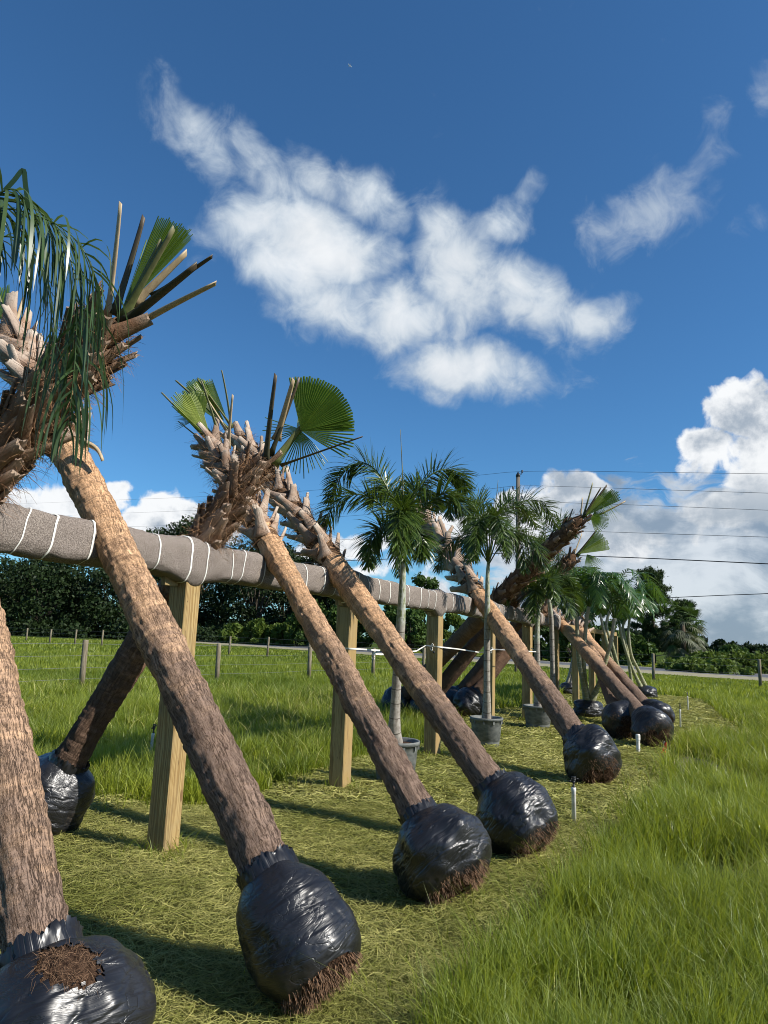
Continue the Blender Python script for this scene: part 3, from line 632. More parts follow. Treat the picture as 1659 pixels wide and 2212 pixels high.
def fan(parent, hub, axis, nrm, radius, spread, nseg=34, split=.45, droop=.0, trim=.06, mat='fan', seed=0, skew=0., tips=False):
    """palmate leaf: pleated segments radiating from the hub, fused to `split` of their length, cut blunt"""
    hub = np.asarray(hub, float); axis = nrmz(axis); nrm = nrmz(nrm-axis*(axis @ nrm)); sd = np.cross(nrm, axis); rs = np.random.RandomState(seed)
    mb = MB(); ang = np.linspace(-spread/2, spread/2, nseg)+skew; da = spread/nseg
    for i, a in enumerate(ang):
        d = axis*math.cos(a)+sd*math.sin(a); pr = axis*-math.sin(a)+sd*math.cos(a)
        Lr = radius*(1-.10*abs(a)/max(.01, spread))*(1-trim*rs.rand()); n = 9; t = np.linspace(.02, 1, n)
        wfull = t*Lr*math.tan(da/2)*1.04; fs = split*Lr; wid = np.where(t*Lr < fs, wfull, np.maximum(fs*math.tan(da/2)*1.05*(1-.25*(t*Lr-fs)/(Lr-fs+1e-6)), .003))
        if tips: wid = wid*np.where(t > .6, 1-(t-.6)/.42, 1)
        dr = droop*(1+.5*rs.rand()); jit = (rs.rand()-.5)*.10
        Pm = hub+np.outer(t*Lr, d)+np.outer(np.maximum(0, t-split)**1.5*Lr*jit, pr)+np.outer(np.maximum(0, t-split)**2*Lr*(rs.rand()-.5)*.3, nrm)
        Pm[:, 2] -= dr*Lr*t**2.2; fold = wid*.75
        fold = np.minimum(fold, .012); Lf = Pm-np.outer(wid, pr)-np.outer(fold*.5, nrm); Rt = Pm+np.outer(wid, pr)-np.outer(fold*.5, nrm); Md = Pm+np.outer(fold*.5, nrm)
        V = np.stack([Lf, Md, Rt], 1).reshape(-1, 3); mb.add(V, [grid_faces(n, 3)], tint=np.full(n*3, rs.rand()*.8+.1), tip=np.zeros(n*3))
    return mb.build('fan_leaf', MT[mat], parent, smooth=False)
def collar(parent, c, ax, r, seed):
    rs = np.random.RandomState(seed+500); ax = nrmz(ax); A = nrmz(np.cross(ax, [0, 1., .1])); B = np.cross(ax, A); m = 90; th = np.linspace(0, 2*np.pi, m, endpoint=False)
    rows = []
    for k in range(6):
        f = k/5; rad = r*(1.20-.06*f)+r*.04*np.sin(th*5+seed+f*3)*(1-f)+r*.05*rs.normal(size=m)*f; hh = -.06+.085*f**.8+(.03*fbm(np.stack([np.cos(th)*4, np.sin(th)*4, th*0+seed], -1), 3, seed)+.014*rs.rand(m))*f*1.6
        rows.append(c+A*(rad*np.cos(th))[:, None]+B*(rad*np.sin(th))[:, None]+ax*hh[:, None])
    V = np.stack(rows, 0); mb = MB(); mb.add(V.reshape(-1, 3), [grid_faces(6, m, True)], bk=np.tile(np.stack([np.cos(th)*.3, th*0, np.sin(th)*.3], -1), (6, 1))+seed, lt=np.zeros(6*m)); mb.build('wrap_collar', MT['plastic'], parent)
class Palm: pass
def leaning_palm(label, ball_px, ball_z, cross_px, off, k_boot, k_top, r0, r1, br, bh, seed, nboots, hi=True, brown=False, bend=.025, ball3=None, cross3=None, openings=0, ztop=None, bootlen=.26, bw=1., core=.85, tears=(), cut0=-.90, rough=.7, lt0=0., curlk=1.):
    B = G(*ball_px, ball_z) if ball3 is None else np.array(ball3); C = rail(*cross_px, off=off) if cross3 is None else np.array(cross3)
    ax = nrmz(C-B); L0 = np.linalg.norm(C-B); base = np.array([B[0], B[1], 0])
    t = thing('cabbage_palm', label, 'palm tree', base, 'wrapped cabbage palms leaning on the padded rail')
    side = nrmz(np.cross(ax, UP)); upn = np.cross(side, ax)
    def axis(k):
        k = np.atleast_1d(k)[:, None]; return B+(C-B)*k+upn*(bend*np.sin(np.clip(k/k_top, 0, 1)*np.pi))
    ks = np.linspace(.06, k_boot+.06, int((k_boot*L0)/(.012 if hi else .03))); P = axis(ks)
    tt = ks/k_boot; r = r0+(r1-r0)*np.clip(tt*1.1, 0, 1); r = .93*r*(1+.10*np.exp(-(ks*L0/.30)**2))*(1+.04*np.sin(ks*5+seed)+.03*np.sin(ks*13+seed*2))
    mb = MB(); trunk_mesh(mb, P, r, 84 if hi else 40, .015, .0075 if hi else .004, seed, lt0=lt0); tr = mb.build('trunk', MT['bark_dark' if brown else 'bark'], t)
    # crown core
    ks2 = np.linspace(k_boot-.02, k_top, 26); P2 = axis(ks2); rr2 = np.linspace(r1*.97, r1*core, 26); rr2[-3:] *= (.85, .6, .25)
    mb = MB(); trunk_mesh(mb, P2, rr2, 28, .012, .008, seed+2); crob = mb.build('crown_core', MT['core'], t)
    rs = np.random.RandomState(seed); T, A, Bv = frames(P2)
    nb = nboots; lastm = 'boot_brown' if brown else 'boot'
    for i in range(nb):
        f = (i+.3)/nb; kk = k_boot-.03+(k_top-k_boot)*f*.98; p = axis(kk)[0]; th = i*2.399+rs.uniform(-.15, .15)
        o = A[0]*math.cos(th)+Bv[0]*math.sin(th); sdd = np.cross(ax, o); rr_ = r1*(.95-(.95-core*.9)*f)
        ln = bootlen*rs.uniform(.75, 1.2)*(1+.25*f); curl = curlk*rs.uniform(.32, .66)*(1-.25*f) if not brown else rs.uniform(.10, .34)
        boot(p+o*rr_, o, ax, sdd, ln, rs.uniform(.070, .095)*(1-.15*f)*bw, rs.uniform(.027, .040)*bw*(1.12 if brown else 1.), .009 if brown else .014, curl, seed*100+i, MT[lastm], t)
    # fibres
    k = 2400 if hi else 500; kk = rs.uniform(k_boot-.02, k_top, k); th = rs.uniform(0, 6.28, k); O = A[0]*np.cos(th)[:, None]+Bv[0]*np.sin(th)[:, None]
    P0 = axis(kk)+O*(r1*.85); mb = MB(); hairs(mb, P0, O*.6+ax*rs.uniform(-.3, .9, (k, 1))+rs.normal(size=(k, 3))*.4, rs.uniform(.04, .18, k), .0022 if hi else .004, rs, .3); mb.build('fibre', MT['fiber'], crob)
    collar(t, B+ax*bh*.74, ax, r0, seed)
    root_ball(t, B-ax*bh*.1, ax, br, bh, seed, openings=openings, tears=tears, cut0=cut0, rough=rough)
    pm = Palm(); pm.t = t; pm.tip = axis(k_top)[0]; pm.ax = ax; pm.dep = depth(pm.tip); pm.axis = axis; pm.A = A[0]; pm.B = Bv[0]
    return pm
def stalks_px(pm, lst, dd=0.):
    for (u1, v1, u2, v2, w_, m) in lst:
        d2 = pm.dep+dd+rnd.uniform(-.12, .12); stalk(pm.t, PD(u1, v1, pm.dep), PD(u2, v2, d2), w_, m, rnd.uniform(-.02, .03))
def fan_px(pm, hub, tip, dd=0., **k):
    h = PD(*hub, pm.dep+dd*.3); e = PD(*tip, pm.dep+dd); k.setdefault('radius', np.linalg.norm(e-h)); nrm = k.pop('nrm', -CF+UP*.25+CR*.2)
    return fan(pm.t, h, e-h, nrm, **k)
# right-hand row (root balls on the sunny side), near to far
pP = leaning_palm('nearest leaning palm, its torn black root wrap cut by the bottom left corner', (115, 2215), .30, None, 0, 1.45, 1.95, .125, .115, .30, .28, 11, 22, ball3=G(112, 2212, .28),
                  cross3=rail(-118, 1035, .12), tears=((150, 2085, (70, 48)),), lt0=.22)
pA = leaning_palm('thick tan palm trunk leaning across the rail, large shiny black root ball in the foreground', (630, 1988), .325, (238, 1170), .11, 1.40, 2.10, .122, .135, .238, .295, 12, 40, bootlen=.46, bw=1.6, rough=.38, cut0=-.86, curlk=.45)
pC = leaning_palm('slimmer palm leaning on the rail just right of the thick tan trunk', (945, 1830), .30, (588, 1195), .11, 1.06, 1.66, .112, .115, .30, .275, 13, 56, bootlen=.24, bw=1.1, cut0=-.93, rough=.75)
pD = leaning_palm('leaning palm crossing the second post, root ball left of the nearest sprinkler', (1103, 1755), .31, (722, 1228), .11, 1.04, 1.92, .135, .135, .29, .29, 14, 70, bootlen=.25, bw=1.1, cut0=-.92, rough=.75)
pE = leaning_palm('leaning palm on the far half of the padded rail with spiky pale cut leaf bases', (1271, 1628), .33, (1030, 1285), .11, 1.0, 1.95, .165, .14, .335, .31, 15, 66, bootlen=.36, core=1.05, bw=1.6, cut0=-.9, rough=.8)
pF = leaning_palm('front palm of the three leaning close together at the far end of the rail', (1404, 1570), .31, (1215, 1352), .11, 1.03, 1.30, .17, .13, .34, .31, 16, 18, hi=False)
pG = leaning_palm('palm leaning right behind the front one of the far trio', (1412, 1548), .31, (1250, 1362), .11, .98, 1.32, .17, .13, .34, .31, 17, 22, hi=False)
pH = leaning_palm('leaning palm of the far trio with the leftmost root ball', (1343, 1556), .31, None, 0, 1.0, 1.35, .16, .13, .34, .31, 18, 16, hi=False, cross3=rail(1262, 1362, .11))
# left-hand row
L0c = rail(-105, 1125, -.12); L0tip = PD(238, 700, depth(L0c)+.05)
L0ax = nrmz(L0tip-L0c); L0b = L0c-L0ax*((L0c[2]-.33)/L0ax[2])
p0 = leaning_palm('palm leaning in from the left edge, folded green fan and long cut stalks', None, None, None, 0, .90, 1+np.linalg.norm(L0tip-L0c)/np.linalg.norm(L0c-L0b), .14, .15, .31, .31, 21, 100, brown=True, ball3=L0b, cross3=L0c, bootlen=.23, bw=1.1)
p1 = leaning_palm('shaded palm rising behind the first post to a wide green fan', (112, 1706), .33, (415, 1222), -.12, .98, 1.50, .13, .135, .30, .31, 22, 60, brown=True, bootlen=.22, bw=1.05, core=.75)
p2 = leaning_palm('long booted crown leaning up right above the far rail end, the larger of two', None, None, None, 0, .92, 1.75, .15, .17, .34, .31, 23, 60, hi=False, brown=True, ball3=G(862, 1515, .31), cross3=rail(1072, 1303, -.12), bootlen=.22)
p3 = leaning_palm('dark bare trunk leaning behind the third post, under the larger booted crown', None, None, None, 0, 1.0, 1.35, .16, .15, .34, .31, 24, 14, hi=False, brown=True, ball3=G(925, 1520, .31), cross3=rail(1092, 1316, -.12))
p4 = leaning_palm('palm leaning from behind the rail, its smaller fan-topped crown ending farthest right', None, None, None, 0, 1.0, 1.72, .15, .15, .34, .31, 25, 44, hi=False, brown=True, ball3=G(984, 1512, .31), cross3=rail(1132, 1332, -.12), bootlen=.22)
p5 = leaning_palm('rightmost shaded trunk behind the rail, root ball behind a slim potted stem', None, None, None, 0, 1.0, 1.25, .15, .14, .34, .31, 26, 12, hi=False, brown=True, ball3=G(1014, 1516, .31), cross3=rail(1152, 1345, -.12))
# crowns' cut stalks and fans
stalks_px(p0, [(232, 690, 261, 438, .016, 'stalk_pale'), (247, 680, 311, 468, .018, 'stalk_dark'), (285, 660, 403, 545, .022, 'stalk_pale'), (262, 700, 425, 572, .024, 'stalk_dark'), (330, 640, 459, 553, .014, 'stalk_dark'), (280, 708, 467, 611, .019, 'stalk_pale')])
for k_, (tip, sk) in enumerate((((372, 468), .0), ((395, 480), .03), ((412, 492), .0))):
    fan_px(p0, (262, 672), tip, dd=-.05+.06*k_, spread=.22, nseg=15, split=.93, mat='fan', seed=30+k_, trim=.05, nrm=-CF+CR*(.6-.5*k_)+UP*.3)
fan_px(p0, (262, 672), (336, 480), dd=.02, spread=.05, nseg=3, split=.9, mat='fan_yellow', seed=39, trim=.2)
stalk(p0.t, PD(266, 690, p0.dep), PD(350, 520, p0.dep-.1), .02, 'stalk_green')
stalk(p0.t, PD(262, 690, p0.dep), PD(376, 492, p0.dep-.12), .018, 'stalk_green')
stalks_px(p1, [(574, 1002, 596, 809, .021, 'stalk_dark'), (597, 950, 634, 819, .022, 'stalk_pale'), (584, 985, 647, 816, .015, 'stalk_dark'), (606, 1005, 783, 943, .011, 'stalk_dark'), (588, 1002, 697, 868, .030, 'stalk_green')], -.1)
fan_px(p1, (650, 931), (715, 858), dd=-.05, spread=1.75, nseg=34, split=.93, seed=41, trim=.03, radius=.47, skew=.06, nrm=-CF+CR*.15+UP*.1)
fan_px(p1, (650, 931), (745, 955), dd=-.05, spread=.75, nseg=11, split=.5, seed=45, trim=.06, radius=.47, skew=.1, nrm=-CF+CR*.1)
fan_px(p1, (650, 931), (655, 1030), dd=.05, spread=1.5, nseg=16, split=.28, seed=42, trim=.15, droop=.05, nrm=-CF+CR*.1)
fan_px(p1, (652, 928), (560, 935), dd=.12, spread=.7, nseg=8, split=.3, seed=43, trim=.2, nrm=-CF-CR*.3)
fan_px(p1, (640, 930), (668, 846), dd=.15, spread=.35, nseg=7, split=.5, seed=44, trim=.1, mat='fan_yellow', nrm=-CF-CR*.3)
cd = Palm(); cd.t = pC.t; cd.dep = pC.dep-.05
dd_ = Palm(); dd_.t = pD.t; dd_.dep = pD.dep-.1
stalks_px(cd, [(470, 975, 349, 848, .020, 'stalk_green'), (478, 962, 435, 822, .018, 'stalk_green'), (494, 970, 503, 853, .017, 'stalk_pale'), (460, 968, 385, 910, .012, 'stalk_green'), (480, 965, 410, 880, .022, 'stalk_green')])
stalks_px(dd_, [(500, 925, 479, 800, .018, 'stalk_green'), (497, 930, 380, 822, .024, 'stalk_green'), (500, 920, 426, 818, .020, 'stalk_green'), (497, 940, 440, 850, .03, 'boot' if False else 'stalk_pale')])
fan_px(cd, (458, 955), (392, 852), dd=-.1, spread=.55, nseg=22, split=.85, seed=51, mat='fan_yellow', nrm=-CF+UP*.4)
fan_px(cd, (425, 905), (366, 898), dd=.05, spread=1.25, nseg=14, split=.35, seed=52, trim=.25, droop=.05, tips=True)
fan_px(cd, (440, 905), (415, 845), dd=.0, spread=1.3, nseg=20, split=.8, seed=55, mat='fan_yellow', nrm=-CF-CR*.4)
fan_px(dd_, (485, 910), (405, 822), dd=.0, spread=.50, nseg=18, split=.9, seed=53, mat='fan', nrm=-CF+CR*.5)
fan_px(dd_, (490, 905), (440, 822), dd=.1, spread=.40, nseg=14, split=.9, seed=54, mat='fan_yellow', nrm=-CF-CR*.5)
fan_px(cd, (450, 945), (378, 842), dd=-.15, spread=.42, nseg=14, split=.8, seed=56, mat='fan_yellow', nrm=-CF+CR*.6, trim=.15)
fan_px(dd_, (480, 915), (402, 835), dd=-.1, spread=.40, nseg=14, split=.8, seed=57, mat='fan', nrm=-CF-CR*.3+UP*.4, trim=.15)
fan_px(dd_, (475, 905), (425, 815), dd=.05, spread=.30, nseg=11, split=.8, seed=58, mat='fan_yellow', nrm=-CF+CR*.8, trim=.15)
stalks_px(pE, [(872, 1110, 864, 1030, .020, 'stalk_pale'), (876, 1112, 850, 1048, .018, 'stalk_green'), (888, 1105, 905, 1040, .018, 'stalk_pale')])
fan_px(pE, (880, 1105), (850, 1060), spread=.5, nseg=12, split=.8, seed=61, mat='fan')
T2 = proj(p2.tip); T4 = proj(p4.tip)
def rel(pm, T, lst): stalks_px(pm, [(T[0]+a, T[1]+b, T[0]+c, T[1]+d, w_, m) for a, b, c, d, w_, m in lst])
rel(p2, T2, [(0, 5, 22, -72, .016, 'stalk_green'), (4, 0, 52, -66, .03, 'stalk_dark'), (-4, 6, 0, -40, .014, 'stalk_pale'), (10, 8, 92, -32, .024, 'stalk_pale'), (0, 4, 40, -62, .02, 'stalk_dark')])
for k_, (a, b, s_) in enumerate(((62, -55, .3), (80, -52, .35), (45, -45, .3))): fan_px(p2, (T2[0]+6, T2[1]), (T2[0]+a, T2[1]+b), spread=s_, nseg=12, split=.9, seed=70+k_, mat='fan' if k_ != 2 else 'fan_yellow', dd=-.1*k_)
fan_px(p2, (T2[0]+18, T2[1]+5), (T2[0]+55, T2[1]+22), dd=-.2, spread=2.4, nseg=26, split=.5, seed=75, mat='fan', skew=.4)
fan_px(p2, (T2[0]+40, T2[1]-40), (T2[0]+75, T2[1]+5), dd=-.1, spread=.9, nseg=9, split=.2, seed=76, mat='fan_yellow', tips=True, droop=.2)
rel(p4, T4, [(0, 4, 48, -56, .02, 'stalk_dark'), (4, 6, 40, -40, .022, 'stalk_green'), (-4, 4, 14, -44, .018, 'stalk_pale')])
for k_, (a, b) in enumerate(((62, -44), (74, -26))): fan_px(p4, (T4[0]+4, T4[1]), (T4[0]+a, T4[1]+b), spread=.42, nseg=14, split=.85, seed=80+k_, mat='fan_yellow' if k_ else 'fan', dd=-.1*k_)
fan_px(p4, (T4[0]+25, T4[1]), (T4[0]+50, T4[1]+40), dd=-.1, spread=1.6, nseg=16, split=.35, seed=83, mat='fan', droop=.1, tips=True)
# crown of the thick tan palm and the nearest palm go out of frame: give them a few stalks and fans as well
for pm, sd_ in ((pA, 90), (pP, 95), (pF, 97), (pG, 98), (pH, 99)):
    for q in range(4):
        o = pm.A*math.cos(q*1.7+sd_)+pm.B*math.sin(q*1.7+sd_); stalk(pm.t, pm.tip-pm.ax*.1, pm.tip+(pm.ax*.75+o*.4)*rnd.uniform(.5, .75), .02, ('stalk_green', 'stalk_pale')[q % 2])
    fan(pm.t, pm.tip+pm.ax*.1, pm.ax+UP*.2, -CF, .6, .5, nseg=16, split=.85, seed=sd_)
# the torn strip hanging at the bare top of the tan trunk
q = stalk(pA.t, PD(178, 955, 4.9), PD(222, 995, 4.85), .03, 'stalk_pale', -.15, name='torn_leaf_base')

# ------------------------------------------------------------------ feather palms
def frond(parent, curve, ll, nl, w, mat='frond_fox', plumose=False, droop=.5, seed=0, stalk_r=.012, start=.12, stiff=.35, name='frond', nseg=5, vee=.6, tipfall=.3, wild=0.):
    rs = np.random.RandomState(seed); P = spline(curve, 40); T = nrmz(np.gradient(P, axis=0)); L_ = np.concatenate([[0], np.cumsum(np.linalg.norm(np.diff(P, axis=0), axis=1))])
    S = nrmz(np.cross(T, UP)); O = np.cross(S, T)
    mb = MB(); tube(mb, P, stalk_r*np.linspace(1, .25, 40), 5, tint=np.full(200, .9), tip=np.zeros(200))
    n = nl*2; t = np.linspace(start, .995, n)+rs.uniform(-.4, .4, n)*(1-start)/n; t = np.clip(t, 0, .999); idx = t*39; i0 = idx.astype(int); f = (idx-i0)[:, None]; i1 = np.minimum(i0+1, 39)
    p = P[i0]*(1-f)+P[i1]*f; tt = nrmz(T[i0]*(1-f)+T[i1]*f); s_ = nrmz(S[i0]*(1-f)+S[i1]*f); o = np.cross(s_, tt); sg = np.where(np.arange(n) % 2 == 0, 1., -1.)[:, None]
    if plumose: ph = rs.uniform(0, 2*np.pi, (n, 1)); d0 = s_*np.cos(ph)+o*np.sin(ph)
    else: ph = rs.uniform(-.15, .35, (n, 1))*vee; d0 = s_*sg*np.cos(ph)+o*np.sin(ph)
    fwd = .55+.5*t[:, None]; d = nrmz(d0+tt*fwd+rs.normal(size=(n, 3))*wild); ln = ll*np.sin(np.clip((t-start)/(1-start), 0, 1)*np.pi*.86+.32)**.7*rs.uniform(.82, 1.12, n)
    V = []; down = np.array([0, 0, -1.]); cur = p.copy(); dirr = d.copy(); side = nrmz(np.cross(dirr, o+rs.normal(size=(n, 3))*.25)); segs = [cur.copy()]; dirs = [dirr.copy()]
    for k in range(nseg):
        g = droop*(.4+k/nseg)*rs.uniform(.7, 1.3, (n, 1)); dirr = nrmz(dirr+down*g*(1-stiff*.5)); cur = cur+dirr*(ln/nseg)[:, None]; segs.append(cur.copy()); dirs.append(dirr.copy())
    segs = np.stack(segs, 1); wt = w*np.array([.55]+[1]+[1.0]*(nseg-3)+[.65, .06])[:nseg+1]; wr = wt[None, :, None]*rs.uniform(.75, 1.15, (n, 1, 1))
    Lf = segs-side[:, None]*wr; Rt = segs+side[:, None]*wr; V = np.stack([Lf, Rt], 2).reshape(n, -1, 3); b = (np.arange(n)*(2*(nseg+1)))[:, None, None]
    fc = np.stack([np.arange(nseg)*2, np.arange(nseg)*2+1, np.arange(nseg)*2+3, np.arange(nseg)*2+2], -1)[None]
    k2 = 2*(nseg+1); mb.add(V.reshape(-1, 3), [(fc+b).reshape(-1, 4)], tint=np.repeat(rs.rand(n), k2), tip=np.zeros(n*k2))
    return mb.build(name, MT[mat], parent)
def arc_dir(c, az, L_, rise, fall):
    d = np.array([math.cos(az), math.sin(az), 0]); return [c, c+d*L_*.25+UP*L_*rise*.7, c+d*L_*.6+UP*L_*rise, c+d*L_*.88+UP*L_*(rise-fall*.45), c+d*L_*1.0+UP*L_*(rise-fall)]
def pot(base, r, h, t):
    mb = MB(); prof = [(r*.80, 0), (r*.84, h*.2), (r*.845, h*.21), (r*.87, h*.22), (r*.90, h*.45), (r*.915, h*.46), (r*.95, h*.75), (r*.965, h*.76), (r*.98, h*.90), (r*1.06, h*.905), (r*1.07, h*.99), (r*1.04, h), (r*.97, h*.985), (r*.93, h*.9)]
    lathe(mb, base, prof, 40, cap=False); p = mb.build('pot', MT['pot'], t)
    for a in np.linspace(0, 2*np.pi, 10, endpoint=False):
        mb = MB(); d = np.array([math.cos(a), math.sin(a), 0]); s = np.array([-math.sin(a), math.cos(a), 0]); box(mb, base+d*r*1.0+UP*h*.85, d*r*.045, s*.012, UP*h*.055); mb.build('rim_rib', MT['pot'], p, smooth=False)
    mb = MB(); lathe(mb, base+UP*h*.9, [(r*.94, 0), (r*.5, .015), (.01, .02)], 28, cap=False); mb.build('potting_soil', MT['soil'], t)
def foxtail(label, base, r, h, pts, fr_px, spear, rad, seed, ll=.36, dense=1.):
    t = thing('foxtail_palm', label, 'palm tree', base, 'potted foxtail palms between the leaning trunks'); base = np.asarray(base, float)
    pot(base, r, h, t); dep = depth(base)
    P = [PD(u, v, dep+o) for u, v, o in pts]; P[0] = base+UP*h*.88; P = spline(P, 90); ln = np.concatenate([[0], np.cumsum(np.linalg.norm(np.diff(P, axis=0), axis=1))]); tt = ln/ln[-1]
    rr = rad*(1+.55*np.exp(-((ln-.02)/.32)**2)); rr = rr*np.where(tt > .62, 1.0-.5*(tt-.62)/.38, 1); mb = MB(); trunk_mesh(mb, P, rr, 28, .0015, .0006, seed); mb.build('trunk', MT['grey_stem'], t)
    top = P[-1]; D0 = depth(top)
    for i, (lst, dz) in enumerate(fr_px):
        m = len(lst); cur = [P[-6]]+[PD(u, v, D0+dz*(k+1)/m) for k, (u, v) in enumerate(lst)]
        frond(t, cur, ll*.95, int(150*dense), .0072, 'frond_fox', True, .17, seed*20+i, .012, start=.16)
    for k in range(2): frond(t, arc_dir(top-UP*.1, 2.+k*3.1+seed, .9, .5, .6), ll*.9, 130, .0078, 'frond_fox', True, .26, seed*30+k, .011, start=.2)
    mb = MB(); sp0, sp1 = top, PD(*spear, D0); tube(mb, spline([P[-8], sp0*.5+sp1*.5+CR*.01, sp1], 14), np.linspace(.014, .003, 14), 6, lt=np.repeat(np.linspace(0, 1, 14), 6)); mb.build('spear_leaf', MT['stalk_green'], t)
    return t
foxtail('nearest potted foxtail palm, its tall feathery crown left of the others', G(853, 1690), .255, .46,
        [(862, 1620, 0), (852, 1575, 0), (856, 1491, 0), (862, 1400, 0), (867, 1320, 0), (870, 1240, 0), (872, 1190, 0)],
        [([(850, 1090), (815, 1020), (775, 1000), (735, 1030), (708, 1085)], .3), ([(845, 1120), (800, 1075), (750, 1070), (715, 1100), (698, 1140)], -.3), ([(885, 1100), (915, 1040), (955, 1015), (990, 1025), (1008, 1060)], .3),
         ([(895, 1120), (935, 1080), (965, 1065), (990, 1080), (1000, 1110)], -.2), ([(850, 1160), (825, 1140), (802, 1165), (795, 1225)], -.6), ([(885, 1150), (900, 1140), (910, 1165), (912, 1205)], -.6),
         ([(872, 1120), (868, 1100), (862, 1120), (858, 1185)], -1.0), ([(865, 1110), (845, 1060), (820, 1050), (795, 1090)], .9), ([(880, 1110), (900, 1060), (925, 1060), (950, 1100)], .9)], (865, 928), .053, 31, ll=.34)
foxtail('foxtail palm right of the third post, in a grey pot in full view', G(1050, 1612), .245, .44,
        [(1050, 1570, 0), (1052, 1500, 0), (1052, 1400, 0), (1053, 1300, 0), (1053, 1250, 0), (1056, 1205, 0)],
        [([(1035, 1120), (1010, 1075), (992, 1065), (975, 1085), (972, 1120)], .2), ([(1075, 1130), (1105, 1095), (1145, 1080), (1180, 1095), (1203, 1140)], .4), ([(1080, 1150), (1105, 1150), (1128, 1180), (1135, 1235)], -.5),
         ([(1035, 1160), (1025, 1150), (1018, 1175), (1014, 1210)], -.5), ([(1060, 1130), (1072, 1115), (1085, 1145), (1092, 1200)], -1.), ([(1070, 1120), (1100, 1085), (1130, 1095), (1160, 1140)], .9), ([(1045, 1110), (1030, 1080), (1015, 1100), (1005, 1150)], .8), ([(1050, 1140), (1040, 1120), (1030, 1150), (1025, 1210)], -.9)], (1076, 1037), .048, 32, ll=.37)
foxtail('low drooping foxtail palm in a pot beside the last padded stretch of rail', G(1162, 1572), .27, .42,
        [(1163, 1535, 0), (1161, 1450, 0), (1160, 1380, 0), (1162, 1330, 0), (1168, 1300, 0)],
        [([(1160, 1275), (1150, 1265), (1140, 1285), (1136, 1325)], -.3), ([(1180, 1270), (1200, 1245), (1225, 1245), (1248, 1275)], .2), ([(1185, 1285), (1205, 1280), (1225, 1300), (1232, 1335)], -.5), ([(1172, 1270), (1178, 1250), (1190, 1260), (1200, 1300)], -.9),
         ([(1165, 1280), (1160, 1270), (1155, 1300), (1150, 1345)], -.9), ([(1190, 1275), (1215, 1262), (1240, 1278), (1255, 1310)], .8), ([(1170, 1265), (1165, 1235), (1180, 1225), (1205, 1240)], .9)], (1186, 1190), .055, 33, ll=.34)
foxtail('foxtail palm mostly hidden behind the far rail end, dark arching fronds over the booted crown', G(1196, 1552), .26, .42,
        [(1196, 1515, 0), (1193, 1420, 0), (1190, 1330, 0), (1178, 1250, 0), (1172, 1215, 0)],
        [([(1150, 1170), (1125, 1155), (1105, 1175), (1095, 1215)], 0.), ([(1190, 1160), (1210, 1125), (1232, 1125), (1245, 1160)], .5), ([(1175, 1150), (1165, 1115), (1145, 1105), (1120, 1130)], .5), ([(1170, 1180), (1160, 1170), (1150, 1205), (1145, 1250)], -.6), ([(1185, 1185), (1200, 1180), (1208, 1215), (1210, 1260)], -.5)], (1180, 1130), .05, 34, ll=.34)
# multi-stem palms at the far end
def cluster_palm(label, ball, stems, seed, br=.36, bh=.22, mat='green_stem', ll=.42):
    base = G(*ball); t = thing('clustered_palm', label, 'palm tree', base, 'multi-stemmed palms with black root balls'); dep = depth(base)
    root_ball(t, base+UP*bh*.8, UP, br, bh, seed, roots=False)
    rs = np.random.RandomState(seed); n = len(stems)
    for i, pts in enumerate(stems):
        P = spline([PD(u, v, dep+o) for u, v, o in pts], 60); ln = np.concatenate([[0], np.cumsum(np.linalg.norm(np.diff(P, axis=0), axis=1))]); rr = .055*(1+.5*np.exp(-(ln/.25)**2))*np.linspace(1, .7, 60)
        mb = MB(); trunk_mesh(mb, P, rr, 20, .001, .0005, seed+i); st = mb.build('stem', MT[mat], t)
        top = P[-1]
        for k in range(9):
            az = k*2.4+i*1.1+seed; L_ = rs.uniform(.8, 1.3); frond(t, arc_dir(top-UP*.05, az, L_*(.95 if k else .3), rs.uniform(.5, 1.0) if k else 2.6, rs.uniform(.35, .8)), ll*.85, 27, .0150, 'frond_light', False, .24, seed*50+i*9+k, .014, start=.18, nseg=5)
    return t
cluster_palm('multi-stemmed palm on a low black root ball left of the far leaning trio', (1271, 1548), [[(1268, 1516, 0), (1258, 1470, 0), (1250, 1420, .1), (1246, 1340, .2), (1243, 1298, .3)], [(1270, 1516, .1), (1264, 1470, .1), (1261, 1420, .1), (1266, 1350, .2), (1272, 1310, .2)], [(1278, 1516, 0), (1296, 1470, 0), (1308, 1430, 0), (1320, 1385, 0), (1328, 1335, 0)]], 41)
cluster_palm('multi-stemmed palm farthest right, leaning stems on a crumpled black root ball', (1395, 1508), [[(1386, 1488, 0), (1364, 1440, 0), (1350, 1400, 0), (1340, 1360, 0), (1336, 1335, 0)], [(1394, 1484, .1), (1380, 1450, .1), (1364, 1415, .1), (1358, 1370, .1), (1360, 1335, .1)], [(1366, 1492, 0), (1360, 1440, 0), (1354, 1400, .1), (1346, 1350, .2), (1372, 1318, .2)]], 42, ll=.5)
cluster_palm('multi-stemmed palm standing behind the rail posts with shaded grey stems', (1229, 1500), [[(1222, 1488, 0), (1232, 1450, 0), (1242, 1400, 0), (1252, 1340, 0)], [(1229, 1488, 0), (1240, 1450, 0), (1252, 1410, 0), (1268, 1350, 0), (1290, 1325, 0)]], 43, br=.3, mat='grey_stem')
cluster_palm('multi-stemmed palm mostly hidden behind the trunks of the far leaning trio', (1345, 1515), [[(1345, 1492, 0), (1333, 1454, 0), (1318, 1410, 0), (1304, 1360, 0), (1296, 1322, 0)], [(1350, 1492, 0), (1338, 1450, 0), (1322, 1390, 0), (1310, 1350, .1), (1322, 1305, .1)]], 44, br=.3)
